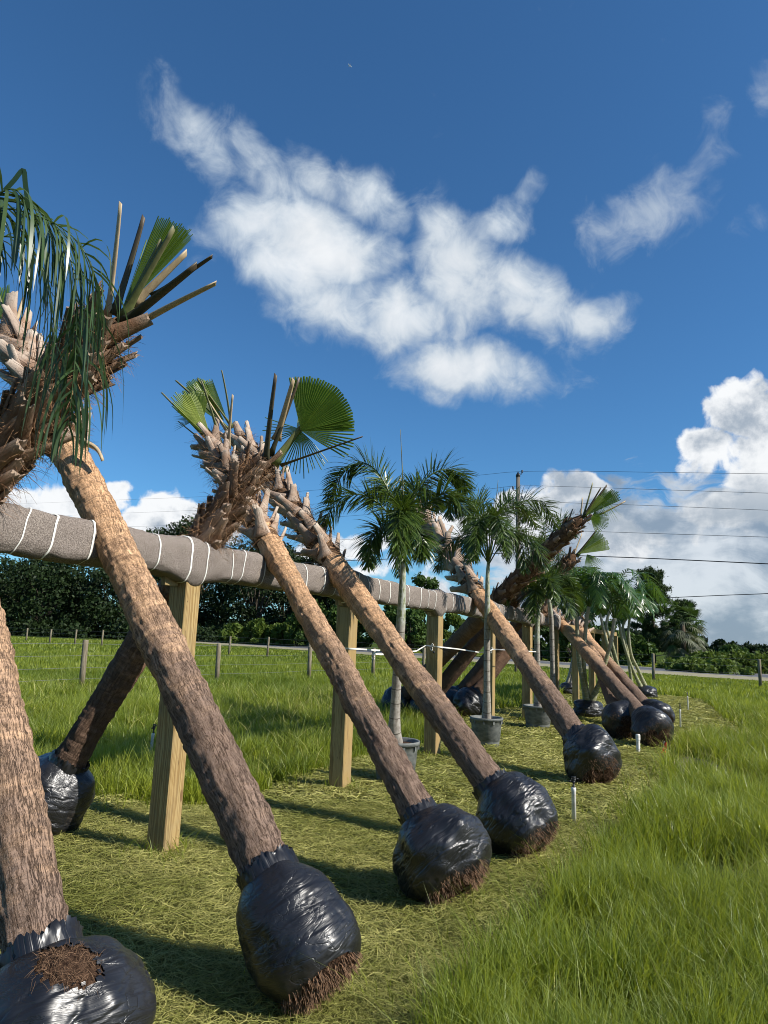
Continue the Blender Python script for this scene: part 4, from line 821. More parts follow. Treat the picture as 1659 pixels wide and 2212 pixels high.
# two particular fronds of the rightmost cluster: the long arching one and the upright one
# ------------------------------------------------------------------ near feather palm at the left edge
def near_feather():
    dep = 3.5; base = PD(-330, 2000, dep+.6); base[2] = 0
    t = thing('feather_palm', 'tall feather palm at the left edge, long glossy dark leaflets hanging from above', 'palm tree', base); pot(base, .28, .42, t)
    top = PD(-245, 600, dep+.2); P = spline([base+UP*.36, base*.5+top*.5+UP*.2, top], 60)
    mb = MB(); trunk_mesh(mb, P, np.linspace(.085, .06, 60), 28, .002, .001, 3); mb.build('trunk', MT['grey_stem'], t)
    A1 = [top, PD(-150, 500, dep), PD(-50, 440, dep-.05), (PD(50, 440, dep-.05)), PD(118, 488, dep), PD(152, 560, dep), PD(165, 650, dep), PD(164, 740, dep), PD(157, 830, dep), PD(146, 930, dep)]
    frond(t, A1, .72, 44, .0062, 'frond', False, .75, 301, .007, start=.22, nseg=9, vee=1.6, wild=.35)
    A2 = [top, PD(-150, 560, dep-.3), PD(-60, 460, dep-.3), PD(10, 412, dep-.3), PD(45, 420, dep-.3), PD(62, 480, dep-.3)]
    frond(t, A2, .62, 20, .0075, 'frond', False, .75, 302, .008, start=.3, nseg=9, vee=1.6, wild=.35)
    A3 = [top, PD(-140, 600, dep+.2), PD(-40, 520, dep+.2), PD(50, 520, dep+.2), PD(95, 590, dep+.2), PD(112, 700, dep+.2), PD(112, 800, dep+.2)]
    frond(t, A3, .62, 26, .0062, 'frond', False, .75, 303, .007, start=.25, nseg=9, vee=1.6, wild=.35)
    A4 = [top, PD(-140, 540, dep-.1), PD(-20, 455, dep-.15), PD(90, 470, dep-.15), PD(165, 520, dep-.15), PD(207, 600, dep-.1), PD(215, 680, dep-.1)]
    frond(t, A4, .56, 26, .0058, 'frond', False, .75, 304, .006, start=.35, nseg=9, vee=1.6, wild=.35)
    for k in range(4): frond(t, arc_dir(top-UP*.05, 2.2+k*.9, 1.4, .5, .7), .5, 40, .012, 'frond', False, .36, 310+k, .012, nseg=6)
    # the tall leaflet pair sticking up
    mb = MB(); q = spline([PD(10, 412, dep-.3), PD(30, 390, dep-.3), PD(50, 368, dep-.3), PD(55, 400, dep-.3), PD(62, 450, dep-.3)], 20)
    s = np.cross(nrmz(np.gradient(q, axis=0)), CF)*.012; V = np.stack([q-s, q+s], 1).reshape(-1, 3); mb.add(V, [grid_faces(20, 2)], tint=np.full(40, .4), tip=np.zeros(40)); mb.build('leaflet', MT['frond'], t)
near_feather()

# ------------------------------------------------------------------ small things
def copy_tree(o, parent=None):
    c = o.copy(); sc.collection.objects.link(c)
    if parent is not None: c.parent = parent
    for ch in [x for x in bpy.data.objects if x.parent == o]: copy_tree(ch, c)
    return c
def sprinkler():
    spots = [((1240, 1780), 1.0, 'white sprinkler riser with a black head, nearest one, right of the root balls', .0), ((322, 1652), 1.0, 'white sprinkler riser with a black head in the grass left of the first post', .03),
             ((1470, 1574), 1.05, 'thin white sprinkler riser, lower of the two right of the far trio', .01), ((1487, 1536), 1.05, 'thin white sprinkler riser, farthest one near the edge of the mown strip', -.02)]
    root = None; q = G(*spots[0][0])
    t = thing('sprinkler', spots[0][2], 'sprinkler', q, 'sprinkler risers along the mown strip')
    mb = MB(); lathe(mb, q-UP*.05, [(.020, 0), (.020, .33), (.022, .335), (.022, .36), (.018, .365)], 20); mb.build('riser', MT['pvc'], t)
    mb = MB(); lathe(mb, q+UP*.305, [(.012, 0), (.012, .02), (.008, .025), (.008, .045)], 12); lathe(mb, q+UP*.35, [(.011, 0), (.015, .008), (.015, .02), (.006, .026)], 12)
    box(mb, q+UP*.385+CR*.016, CR*.004, CF*.005, UP*.018); box(mb, q+UP*.385-CR*.018, CR*.004, CF*.005, UP*.018); box(mb, q+UP*.404, CR*.022, CF*.006, UP*.004); h = mb.build('sprinkler_head', MT['blackp'], t)
    mb = MB(); lathe(mb, q+UP*.378+CR*.006, [(.013, -.01), (.017, 0), (.013, .01)], 12, axis=CF); box(mb, q+UP*.37-CR*.03, CR*.014, CF*.004, UP*.006); box(mb, q+UP*.39+CR*.034, CR*.01, CF*.004, UP*.004); mb.build('swing_arm', MT['blackp'], h)
    for (px, s, lab, tilt) in spots[1:]:
        c = copy_tree(t); p = G(*px); c.location = tuple(p); c['label'] = lab; c.scale = (s if s < 1 else .85, s if s < 1 else .85, s*1.15); c.rotation_euler = (tilt, tilt, 1.)
sprinkler()
def small():
    q = G(1379, 1628); t = thing('standpipe', 'short white capped pipe standing alone between the far root balls and the flag', 'pipe', q)
    mb = MB(); lathe(mb, q-UP*.05, [(.028, 0), (.028, .30)], 20, cap=False); mb.build('pipe', MT['pvc'], t); mb = MB(); lathe(mb, q+UP*.20, [(.034, 0), (.034, .075), (.030, .085), (.001, .088)], 20, cap=False); mb.build('cap', MT['pvc'], t)
    q = G(1434, 1634); t = thing('marker_flag', 'small orange marker flag at the edge of the tall grass', 'flag', q)
    mb = MB(); tube(mb, [q-UP*.05, q+UP*.14, q+UP*.22+CR*.01], .003, 6); mb.build('pole', MT['wire'], t)
    mb = MB(); P = []
    for i in range(6):
        for j in range(4): P.append(q+UP*(.05+.15*i/5)+CR*((j/3-.5)*.07*(1-.7*i/5)+.008*i)+CF*.012*math.sin(i*1.7+j*2))
    mb.add(P, [grid_faces(6, 4)]); mb.build('flag', MT['flag'], t)
    for px, tp, lab in (((1306, 1684), .22, 'small pinkish stake beside the root ball of the palm with spiky leaf bases'), ((1442, 1603), .17, 'thin pale stake beside the root ball of the front palm of the far trio')):
        q = G(*px); mb = MB(); box(mb, q+UP*(tp/2-.03), CR*.010, CF*.007, UP*(tp/2+.03), .002); mb.add([q+UP*tp+CR*.010, q+UP*tp-CR*.010, q+UP*(tp+.05), q+UP*tp+CF*.007], [np.array([[0, 1, 2], [0, 2, 3], [1, 3, 2]])])
        o = mb.build('stake', MT['stake'], loc=q, smooth=False); tag(o, lab, 'stake')
    # ribbon strung between posts
    z = 1.47
    def rp(n, s=-1, zz=z): return rail_s(n, 0, zz)-dv*(PW+.012)
    t = thing('ribbon', 'white plastic ribbon strung level between the rail posts and knotted on them', 'ribbon', rail_s(1, 0, 0))
    pts = [rail_s(1, -PW*1.1, z)-dv*(PW+.01), rail_s(1, PW*1.12, z)-dv*(PW+.01), rail_s(1.25, .1, z-.02), PD(805, 1413, 8.4), PD(850, 1413, 8.8), PD(900, 1406, 9.1), rail_s(2, -PW*1.1, z+.04)-dv*(PW+.01), rail_s(2, PW*1.12, z+.03)-dv*(PW+.01), PD(990, 1402, 10.3), PD(1035, 1409, 11.), PD(1050, 1409, 10.9), rail_s(3, PW*1.12, z)-dv*(PW+.01), PD(1110, 1405, 12.), PD(1160, 1408, 13.4), rail_s(4, PW*1.1, z+.03)-dv*.1]
    for i in range(0, len(pts)-1):
        pass
    P = []
    for a, b in zip(pts[:-1], pts[1:]): P += [a+(b-a)*k/5 for k in range(5)]
    P = np.array(P+[pts[-1]]); s = np.tile(UP*.0085, (len(P), 1)); s += np.outer(np.sin(np.arange(len(P))*.9)*.005, dv); mb = MB(); mb.add(np.stack([P-s, P+s], 1).reshape(-1, 3), [grid_faces(len(P), 2)]); mb.build('band', MT['strap'], t)
    for c in (PD(806, 1413, 8.38), rail_s(3, PW*.6, z)-dv*(PW+.02), rail_s(2, -PW*.1, z+.04)-dv*(PW+.02)):
        mb = MB(); tube(mb, spline([c, c-UP*.03+NR*.02, c-UP*.07+NR*.01, c-UP*.03-NR*.015, c], 16), .006, 5); tube(mb, spline([c, c+UP*.03+NR*.02, c+NR*.035, c], 12), .006, 5); mb.build('knot', MT['strap'], t)
small()
# ------------------------------------------------------------------ fences
def fence(label, pxs, h, r, wires, xtra_l=3, xtra_r=3, pts=None):
    P = [G(*p) for p in pxs] if pts is None else pts
    t = thing('wire_fence', label, 'fence', P[0])
    for i, p in enumerate(P):
        mb = MB(); lean = np.array([math.sin(i*7.3)*.02, math.sin(i*3.1)*.02, 0]); hh = h*(1+.05*math.sin(i*5.1)); Q = [p-UP*.1, p+(UP+lean)*hh*.5, p+(UP+lean)*hh*.985, p+(UP+lean)*hh]; tube(mb, Q, np.array([1, .97, .95, .8])*r, 12); mb.build('fence_post', MT['oldwood'], t)
    for z in wires:
        mb = MB()
        for a, b in zip(P[:-1], P[1:]):
            k = np.linspace(0, 1, 8)[:, None]; q = a+(b-a)*k+UP*(z*h); q[:, 2] -= .02*np.sin(k[:, 0]*np.pi); tube(mb, q, .0040 if r > .04 else .005, 3, cap=False)
        mb.build('fence_wire', MT['wire'], t)
A_, B_ = G(175, 1491), G(667, 1466)
npz = [A_-(B_-A_)*.5*k for k in (4, 3, 2, 1)]+[A_, G(468, 1476), B_, B_+(G(805, 1460)-B_)*1.0]
lastd = npz[-1]-npz[-2]
npz += [npz[-1]+lastd*k for k in (1, 2, 3)]
fence('wooden post and wire fence crossing the grass field behind the rail', None, 1.2, .075, (.97, .72, .47, .24), pts=npz)
rp_ = [ROAD_A-ROAD_N*8.5+ROAD_D*k for k in np.arange(-110, 130, 8.6)]
def far_posts():
    u = [(-90, 1386), (20, 1389), (107, 1390), (211, 1396), (443, 1409), (573, 1416), (805, 1428), (960, 1432), (1070, 1445), (1412, 1470), (1643, 1483)]
    return [G(*q) for q in u]
FP = far_posts(); A2, B2 = FP[2], FP[-2]; dirf = B2-A2
fence('farther wire fence of thin posts running beside the road', None, 1.3, .075, (.95, .7, .45), pts=[A2+dirf*k for k in np.linspace(-.5, 1.0, 22)]+[FP[-1], FP[-1]+(FP[-1]-B2), FP[-1]+2*(FP[-1]-B2)])
# ------------------------------------------------------------------ utility poles and wires
def utility():
    q = G(1118, 1436); dep = depth(PD(1118, 1200, 50)); base = PD(1118, 1436, 50); base[2] = 0
    top = PD(1118, 1012, depth(base)); top = np.array([base[0], base[1], top[2]])
    t = thing('utility_pole', 'tall wooden utility pole carrying the wires above the far palms', 'utility pole', base, 'utility poles along the road')
    mb = MB(); tube(mb, [base-UP, (base+top)/2, top], [.20, .17, .145], 16); mb.build('pole', MT['pole'], t)
    mb = MB(); lathe(mb, top, [(.17, 0), (.17, .12), (.02, .38)], 12); mb.build('pole_cap', MT['blackp'], t)
    zt = top[2]
    for u, v, s in ((1128, 1024, 1), (1106, 1059, -1), (1128, 1080, 1)):
        c = PD(1118, v, depth(base)); mb = MB(); tube(mb, [c, c+CR*s*.3, c+CR*s*.33+UP*.25], .035, 8); lathe(mb, c+CR*s*.33+UP*.1, [(.05, 0), (.08, .03), (.05, .06), (.08, .09), (.05, .12), (.08, .15), (.03, .2)], 12); mb.build('insulator', MT['insul'], t)
    D = nrmz(np.array([ROAD_D[0], ROAD_D[1], 0])); Nn = np.array([-D[1], D[0], 0])
    def onplane(u, v, off=0):
        d = ray(u, v); c = base+Nn*off; k = ((c-EYEP) @ Nn)/(d @ Nn); return EYEP+d*k
    W = [([(-150, 1096), (100, 1086), (280, 1079), (477, 1071), (691, 1058), (1008, 1029), (1118, 1019), (1250, 1018), (1400, 1020), (1680, 1024), (1900, 1029)], .012, 'topmost thin power line, tied to the head of the utility pole'),
         ([(-150, 1125), (125, 1114), (453, 1101), (691, 1088), (1008, 1061), (1118, 1050), (1250, 1052), (1400, 1057), (1680, 1066), (1900, 1074)], .012, 'second power line from the top, above the booted crowns'),
         ([(-150, 1148), (264, 1138), (434, 1131), (691, 1119), (1008, 1093), (1118, 1083), (1250, 1087), (1400, 1092), (1680, 1103), (1900, 1112)], .012, 'third power line from the top'),
         ([(-150, 1190), (434, 1178), (733, 1166), (811, 1162), (1008, 1152), (1118, 1144), (1250, 1147), (1400, 1152), (1680, 1161), (1900, 1168)], .013, 'fourth line from the top, thin, just above the thick cable'),
         ([(-150, 1222), (0, 1224), (400, 1224), (747, 1211), (811, 1209), (1118, 1194), (1243, 1200), (1400, 1206), (1680, 1219), (1900, 1230)], .030, 'thick black cable under the power lines'),
         ([(-150, 1266), (0, 1264), (400, 1257), (747, 1270), (1118, 1300), (1300, 1298), (1449, 1291), (1560, 1286), (1680, 1281), (1900, 1266)], .022, 'lowest black cable sagging behind the pine')]
    for pts, r, lab in W:
        P = spline([onplane(u, v) for u, v in pts], 80); mb = MB(); tube(mb, P, r, 5, cap=False); o = mb.build('power_line', MT['cable'], loc=P[0]); tag(o, lab, 'power line', 'wires strung along the road')
    b2 = G(256, 1379); mb = MB(); tube(mb, [b2-UP, b2+UP*4, b2+UP*8.5], [.28, .26, .24], 12)
    o = mb.build('utility_pole', MT['pole'], loc=b2); tag(o, 'bare grey pole beside the road, between dark trees and the thick tan trunk', 'utility pole', 'utility poles along the road')
utility()
# ------------------------------------------------------------------ aircraft
def aircraft():
    c = PD(756, 142, 6000); t = thing('airliner', 'tiny white airliner high in the blue sky above the cloud', 'aircraft', c, None)
    f = nrmz(CR*.80-CU*.36+CF*.45); s = nrmz(np.cross(f, UP)); u = np.cross(s, f)
    P = [c+f*x for x in (-18, -14, -6, 8, 14, 17, 18.5)]; mb = MB(); tube(mb, P, [.5, 1.4, 2., 2., 1.8, 1.1, .2], 16); mb.build('fuselage', MT['plane'], t)
    for q in (-1, 1):
        mb = MB(); a = np.array([c+f*4, c-f*2, c+s*q*17-f*8, c+s*q*17-f*5.8]); mb.add(np.concatenate([a, a+u*.4]), [np.array([[0, 1, 2, 3], [4, 5, 6, 7], [0, 4, 5, 1], [1, 5, 6, 2], [2, 6, 7, 3], [3, 7, 4, 0]])]); mb.build('wing', MT['plane'], t, smooth=False)
        mb = MB(); a = np.array([c-f*13.5, c-f*17, c+s*q*6-f*18.5, c+s*q*6-f*17]); mb.add(np.concatenate([a, a+u*.3]), [np.array([[0, 1, 2, 3], [4, 5, 6, 7], [0, 4, 5, 1], [1, 5, 6, 2], [2, 6, 7, 3], [3, 7, 4, 0]])]); mb.build('tailplane', MT['plane'], t, smooth=False)
        mb = MB(); e = c+s*q*6+f*1.5-u*1.3; tube(mb, [e-f*2, e+f*1, e+f*2], [.6, 1., .9], 12); mb.build('engine', MT['plane'], t)
    mb = MB(); a = np.array([c-f*12, c-f*17, c-f*19+u*6, c-f*17+u*6]); mb.add(np.concatenate([a-s*.2, a+s*.2]), [np.array([[0, 1, 2, 3], [4, 5, 6, 7], [0, 4, 5, 1], [1, 5, 6, 2], [2, 6, 7, 3], [3, 7, 4, 0]])]); mb.build('tail_fin', MT['plane'], t, smooth=False)
aircraft()
# ------------------------------------------------------------------ trees
def leaves(mb, C, nleaf, size, rs, spread, flat=.75, normal_up=.3, elong=1.):
    """nleaf leaf clumps around centres C (n,3) with radii spread (n,)"""
    k = rs.randint(0, len(C), nleaf); d = nrmz(rs.normal(size=(nleaf, 3))); rad = spread[k]*rs.rand(nleaf)**.45; P = C[k]+d*rad[:, None]*np.array([1, 1, flat])
    n = nrmz(rs.normal(size=(nleaf, 3))+np.array([0, 0, normal_up])+d*.5); a = nrmz(np.cross(n, rs.normal(size=(nleaf, 3)))); b = np.cross(n, a); s = size*rs.uniform(.5, 1.25, nleaf)
    sh = rs.uniform(.35, .8, nleaf)*elong
    V = np.stack([P-a*s[:, None], P-a*(s*.2)[:, None]-b*(s*sh)[:, None]+n*(s*.15)[:, None], P+a*s[:, None], P+a*(s*.15)[:, None]+b*(s*sh)[:, None]-n*(s*.15)[:, None]], 1).reshape(-1, 3)
    mb.add(V, [np.arange(nleaf*4).reshape(-1, 4)], tint=np.repeat(np.clip(rs.rand(nleaf)*.7+.3*(d[:, 2]*.5+.5), 0, 1), 4), tip=np.zeros(nleaf*4))
def tree(name, label, base, h, w, nleaf, size, seed, mat, trunk_h=.3, group=None, nclump=34, cat='tree', rtr=None, flat=.7, low=False):
    base = np.asarray(base, float).copy(); base[2] = 0; rs = np.random.RandomState(seed); t = thing(name, label, cat, base, group); mb = MB(); rtr = rtr or h*.018
    fork = base+UP*h*trunk_h; lean = rs.normal(size=3)*.04*h; lean[2] = 0; tube(mb, spline([base-UP*.2, base+UP*h*trunk_h*.6+lean*.4, fork+lean, base+UP*h*.75+lean*1.6], 14), rtr*np.linspace(1.25, .35, 14), 9)
    C = []; R = []
    for i in range(nclump):
        z = rs.uniform(trunk_h*.75 if not low else .05, .97); zz = (z-trunk_h*.6)/(1-trunk_h*.6) if not low else z; prof = math.sqrt(max(.03, 1-(max(0, zz)*1.9-.85)**2)) if not low else math.sqrt(max(.05, 1-z*z))
        a = rs.uniform(0, 6.28); rr = w*.5*prof*rs.uniform(.45, 1.); c = base+np.array([math.cos(a)*rr, math.sin(a)*rr, h*z])+lean; C.append(c); R.append(w*rs.uniform(.09, .19))
        if i % 2 == 0: tube(mb, spline([fork+lean*.5+UP*h*.1*(z-.3), (fork+c)/2+UP*h*.03+rs.normal(size=3)*w*.02, c], 8), rtr*np.linspace(.45, .08, 8), 5)
    mb.build('trunk', MT['tbark'], t); mb = MB(); leaves(mb, np.array(C), nleaf, size, rs, np.array(R), flat); mb.build('crown', MT[mat], t, smooth=False)
    return t
def at(u, dep):     # ground point that stands at picture column u (at the horizon) and forward distance dep
    p = PD(u, 1385, dep); p[2] = 0; return p
def hgt(u, v, dep): return PD(u, v, dep)[2]
def forest():
    oaks = [(-330, 105, 1165, 330), (-210, 120, 1180, 300), (-100, 108, 1190, 260), (0, 118, 1205, 250), (85, 102, 1215, 210), (160, 122, 1190, 240), (240, 106, 1200, 210), (318, 128, 1150, 190), (398, 112, 1118, 190), (478, 124, 1160, 170), (550, 108, 1165, 180), (615, 118, 1180, 130), (668, 104, 1195, 130), (725, 100, 1232, 120)]
    labs = ['dark oak beyond the road, far off past the left edge', 'dark oak beyond the road, second from the left past the edge', 'dark oak beyond the road at the left edge', 'dark oak beyond the road behind the nearest leaning trunk', 'low round dark oak beyond the road, under the padded rail on the left', 'dark oak beyond the road left of the bare grey pole', 'dark oak beyond the road directly behind the bare grey pole', 'dark oak beyond the road just left of the tallest crown', 'tallest oak crown above the padded rail, left of the shaded crossing crown', 'dark oak beyond the road between the tall crown and the palmetto thicket', 'oak whose crown shows above the rail behind the crossing palm crowns', 'open dark oak behind the palmettos with sky between its limbs', 'oak behind the light green shrubs, left of the second post', 'lower oak at the right end of the dark wood, behind the second post']
    for i, ((u, dep, vt, wpx), lab) in enumerate(zip(oaks, labs)):
        h = hgt(u, vt, dep); tree('oak', lab, at(u, dep), h, wpx/FV*dep*1.15, 11000, .28, 100+i, 'tree_dark', .16, 'oaks of the dark wood beyond the road', 46)
    under = [(u, 96+(i*7) % 14, 1335+(i*13) % 30) for i, u in enumerate(range(-300, 760, 46))]
    mb = MB(); rs = np.random.RandomState(5); C = []; R = []
    for u, dep, vt in under:
        h = hgt(u, vt, dep)
        for k in range(9): p = at(u+rs.uniform(-28, 28), dep+rs.uniform(-2, 6)); p[2] = h*rs.uniform(.1, .9); C.append(p); R.append(1.9)
    leaves(mb, np.array(C), 34000, .28, rs, np.array(R)); o = mb.build('undergrowth', MT['tree_dark'], smooth=False); tag(o, 'dark undergrowth along the foot of the wood', 'undergrowth', kind='stuff')
    for i, (u, dep, vt, wpx, m, nm, lab) in enumerate([(505, 92, 1352, 60, 'tree_bright', 'palmetto', 'leftmost bright palmetto clump at the foot of the dark wood'), (560, 92, 1345, 70, 'tree_bright', 'palmetto', 'palmetto clump behind the road between the first and second trunks'), (612, 90, 1350, 60, 'tree_bright', 'palmetto', 'palmetto clump touching the light green shrub'),
            (665, 86, 1300, 95, 'tree_mid', 'shrub', 'large light green shrub seen left of the second post'), (715, 84, 1318, 80, 'tree_mid', 'shrub', 'rounded green shrub directly behind the second post'), (770, 82, 1330, 80, 'tree_mid', 'shrub', 'green shrub between the second post and the first potted palm'),
            (850, 78, 1300, 80, 'tree_mid', 'shrub', 'airy green shrub behind the grey stem of the nearest potted palm'), (925, 80, 1240, 95, 'tree_mid', 'shrub', 'tall airy bush tree with a pointed top left of the third post'), (885, 75, 1318, 110, 'tree_mid', 'shrub', 'dense green bush under the padded rail left of the third post'), (975, 74, 1330, 70, 'tree_bright', 'shrub', 'yellow green bush right of the third post'),
            (1000, 80, 1352, 50, 'tree_mid', 'shrub', 'low dark bush under the rail behind the shaded trunks'), (1085, 72, 1345, 90, 'tree_mid', 'shrub', 'green bush behind the shaded leaning trunks'), (1170, 68, 1335, 90, 'tree_mid', 'shrub', 'green bush behind the farthest potted palm'), (1235, 64, 1318, 90, 'tree_mid', 'shrub', 'green bush behind the multi-stemmed palms'), (1300, 66, 1340, 90, 'tree_mid', 'shrub', 'green bush behind the far leaning trio'), (1360, 62, 1372, 90, 'tree_mid', 'shrub', 'low green bush at the foot of the pine')]):
        tree(nm, lab, at(u, dep), hgt(u, vt, dep), wpx/FV*dep*1.1, 4200, .26 if m != 'tree_bright' else .3, 200+i, m, .1, 'shrubs beyond the road', 26, 'shrub', low=True, flat=.9)
    # roadside shrubs at the right
    for i, (u, v, hh, wpx, lab) in enumerate([(1460, 1448, .8, 70, 'low bright weeds right of the pine, leftmost of the roadside shrubs'), (1530, 1450, 1.5, 90, 'bright green roadside shrub touching the skirted palm'), (1585, 1452, 1.75, 90, 'bright roadside shrub with a dark hollow in it'), (1640, 1455, 1.5, 100, 'bright roadside shrub behind the right fence post'), (1705, 1458, 1.6, 100, 'bright roadside shrub just past the right edge'), (1560, 1458, .9, 100, 'low weedy shrub closest to the road on the right'), (1500, 1454, .9, 80, 'low weedy shrub under the skirted palm')]):
        p = G(u, v); tree('shrub', lab, p, hh*.78, wpx/FV*depth(p)*1.25, 2600, .15, 240+i, 'tree_bright', .1, 'bright shrubs along the road', 22, 'shrub', low=True, flat=.9)
    # far forest, reads as one mass
    rs = np.random.RandomState(8); C = []; R = []
    for k in range(420):
        u = rs.uniform(1340, 2300); dep = rs.uniform(330, 380); vt = 1376+(u-1535)*.130+rs.uniform(-3, 9); zt = hgt(u, vt, dep); p = at(u, dep); p[2] = zt*rs.uniform(.35, 1.)-1.5; C.append(p); R.append(2.6)
    mb = MB(); leaves(mb, np.array(C), 36000, .9, rs, np.array(R)); o = mb.build('distant_forest', MT['tree_dark'], smooth=False); tag(o, 'distant dark forest on the right horizon', 'forest', kind='stuff')
    tree('tree', 'small rounded lighter tree in front of the distant forest', at(1580, 190), hgt(1580, 1396, 190), 6.5, 3000, .5, 260, 'tree_mid', .15)
    # pines
    for i, (u, dep, vt, wpx, lab) in enumerate([(1412, 72, 1226, 100, 'bushy pine rising behind the multi-stemmed palms'), (1480, 80, 1300, 60, 'thin pine just behind the skirted cabbage palm')]):
        b = at(u, dep); h = hgt(u, vt, dep); rs = np.random.RandomState(300+i); t = thing('pine_tree', lab, 'pine tree', b, 'pines on the right'); w = wpx/FV*dep
        mb = MB(); tube(mb, [b-UP*.2, b+UP*h*.5, b+UP*h*.93], [.20, .15, .05], 10); C = []; R = []
        for k in range(95):
            z = rs.uniform(.10, .97); a = rs.uniform(0, 6.28); rr = w*.5*(1.08-.75*max(0, z-.45)/.55)*rs.uniform(.35, 1)*(.75 if z < .45 else 1); c = b+np.array([math.cos(a)*rr, math.sin(a)*rr, h*z+.25*rr*.3]); tube(mb, [b+UP*(h*z-.3), c-UP*.05], [.05, .015], 5)
            for q in range(5): C.append(c+rs.normal(size=3)*np.array([.28, .28, .18])); R.append(.30 if z > .45 else .22)
        mb.build('trunk', MT['tbark'], t); C = np.array(C); R = np.array(R); n = 26000; k = rs.randint(0, len(C), n); d = nrmz(rs.normal(size=(n, 3))+np.array([0, 0, .6])); mb = MB()
        P0 = C[k]+rs.normal(size=(n, 3))*R[k][:, None]*.45; L_ = rs.uniform(.16, .34, n); sd = nrmz(np.cross(d, rs.normal(size=(n, 3)))); V = np.stack([P0-sd*.045, P0+sd*.045, P0+d*L_[:, None]*1.25], 1).reshape(-1, 3); mb.add(V, [np.arange(n*3).reshape(-1, 3)], tint=np.repeat(rs.rand(n), 3), tip=np.zeros(n*3)); mb.build('crown', MT['pine_leaf'], t, smooth=False)
forest()
def skirt_palm():
    b = G(1478, 1437); t = thing('skirted_palm', 'old cabbage palm beyond the road with a full skirt of drooping grey green fans', 'palm tree', b); rs = np.random.RandomState(77); h = hgt(1478, 1318, depth(b))
    mb = MB(); tube(mb, [b-UP*.1, b+UP*h*.5, b+UP*h*.8], [.28, .24, .2], 12); mb.build('trunk', MT['tbark'], t)
    S = depth(b)*1.0/FV; Rm = 50*S
    for k in range(150):
        f = k/150; z = h*(.12+.80*f+rs.uniform(-.03, .03)); a = k*2.399; o = np.array([math.cos(a), math.sin(a), 0]); el = -.9+1.9*f**1.4+rs.uniform(-.2, .2); reach = Rm*(.55+.35*math.sin(min(1, f*1.15)*np.pi*.8))*rs.uniform(.8, 1.15)
        d = o*math.cos(el)+UP*math.sin(el); hub = b+UP*z+d*reach*.75; fan(t, hub, d-UP*.25, np.cross(d, np.cross(UP, d))+rs.normal(size=3)*.3, rs.uniform(.85, 1.2), 2.5, nseg=11, split=.4, droop=.45 if f < .75 else .2, trim=.2, mat='skirt' if (f < .7 and rs.rand() < .8) else 'tree_mid', seed=k, tips=True)
skirt_palm()
# ------------------------------------------------------------------ grass
def blades(mb, P, h, w, lean, rs, seg, tint, az=None):
    n = len(P); a = rs.uniform(0, 2*np.pi, n) if az is None else az; d = np.stack([np.cos(a), np.sin(a), np.zeros(n)], 1)
    fa = rs.uniform(0, np.pi, n); s = np.stack([np.cos(fa), np.sin(fa), np.zeros(n)], 1); pts = []; ks = np.linspace(0, 1, seg+1)
    for k in ks: pts.append(P+d*(h*lean*k**2)[:, None]+UP*(h*(k-.32*lean*k**2.4))[:, None])
    pts = np.stack(pts, 1)                                   # n, seg+1, 3
    V = []
    wk = np.array([1-.55*k for k in ks[:-1]]); Lf = pts[:, :-1]-s[:, None]*(w[:, None]*wk)[..., None]; Rt = pts[:, :-1]+s[:, None]*(w[:, None]*wk)[..., None]
    body = np.stack([Lf, Rt], 2).reshape(n, -1, 3); V = np.concatenate([body, pts[:, -1:]], 1); m = 2*seg+1; b = (np.arange(n)*m)[:, None, None]
    at_ = dict(tint=np.repeat(tint, m), tip=np.tile(np.concatenate([np.repeat(ks[:-1], 2), [1.]]), n))
    F = []
    if seg > 1:
        q = np.stack([np.arange(seg-1)*2, np.arange(seg-1)*2+1, np.arange(seg-1)*2+3, np.arange(seg-1)*2+2], -1)[None]; F.append((q+b).reshape(-1, 4))
    tri = np.array([[2*seg-2, 2*seg-1, 2*seg]])[None]; F.append((tri+b).reshape(-1, 3))
    mb.add(V.reshape(-1, 3), F, **at_)
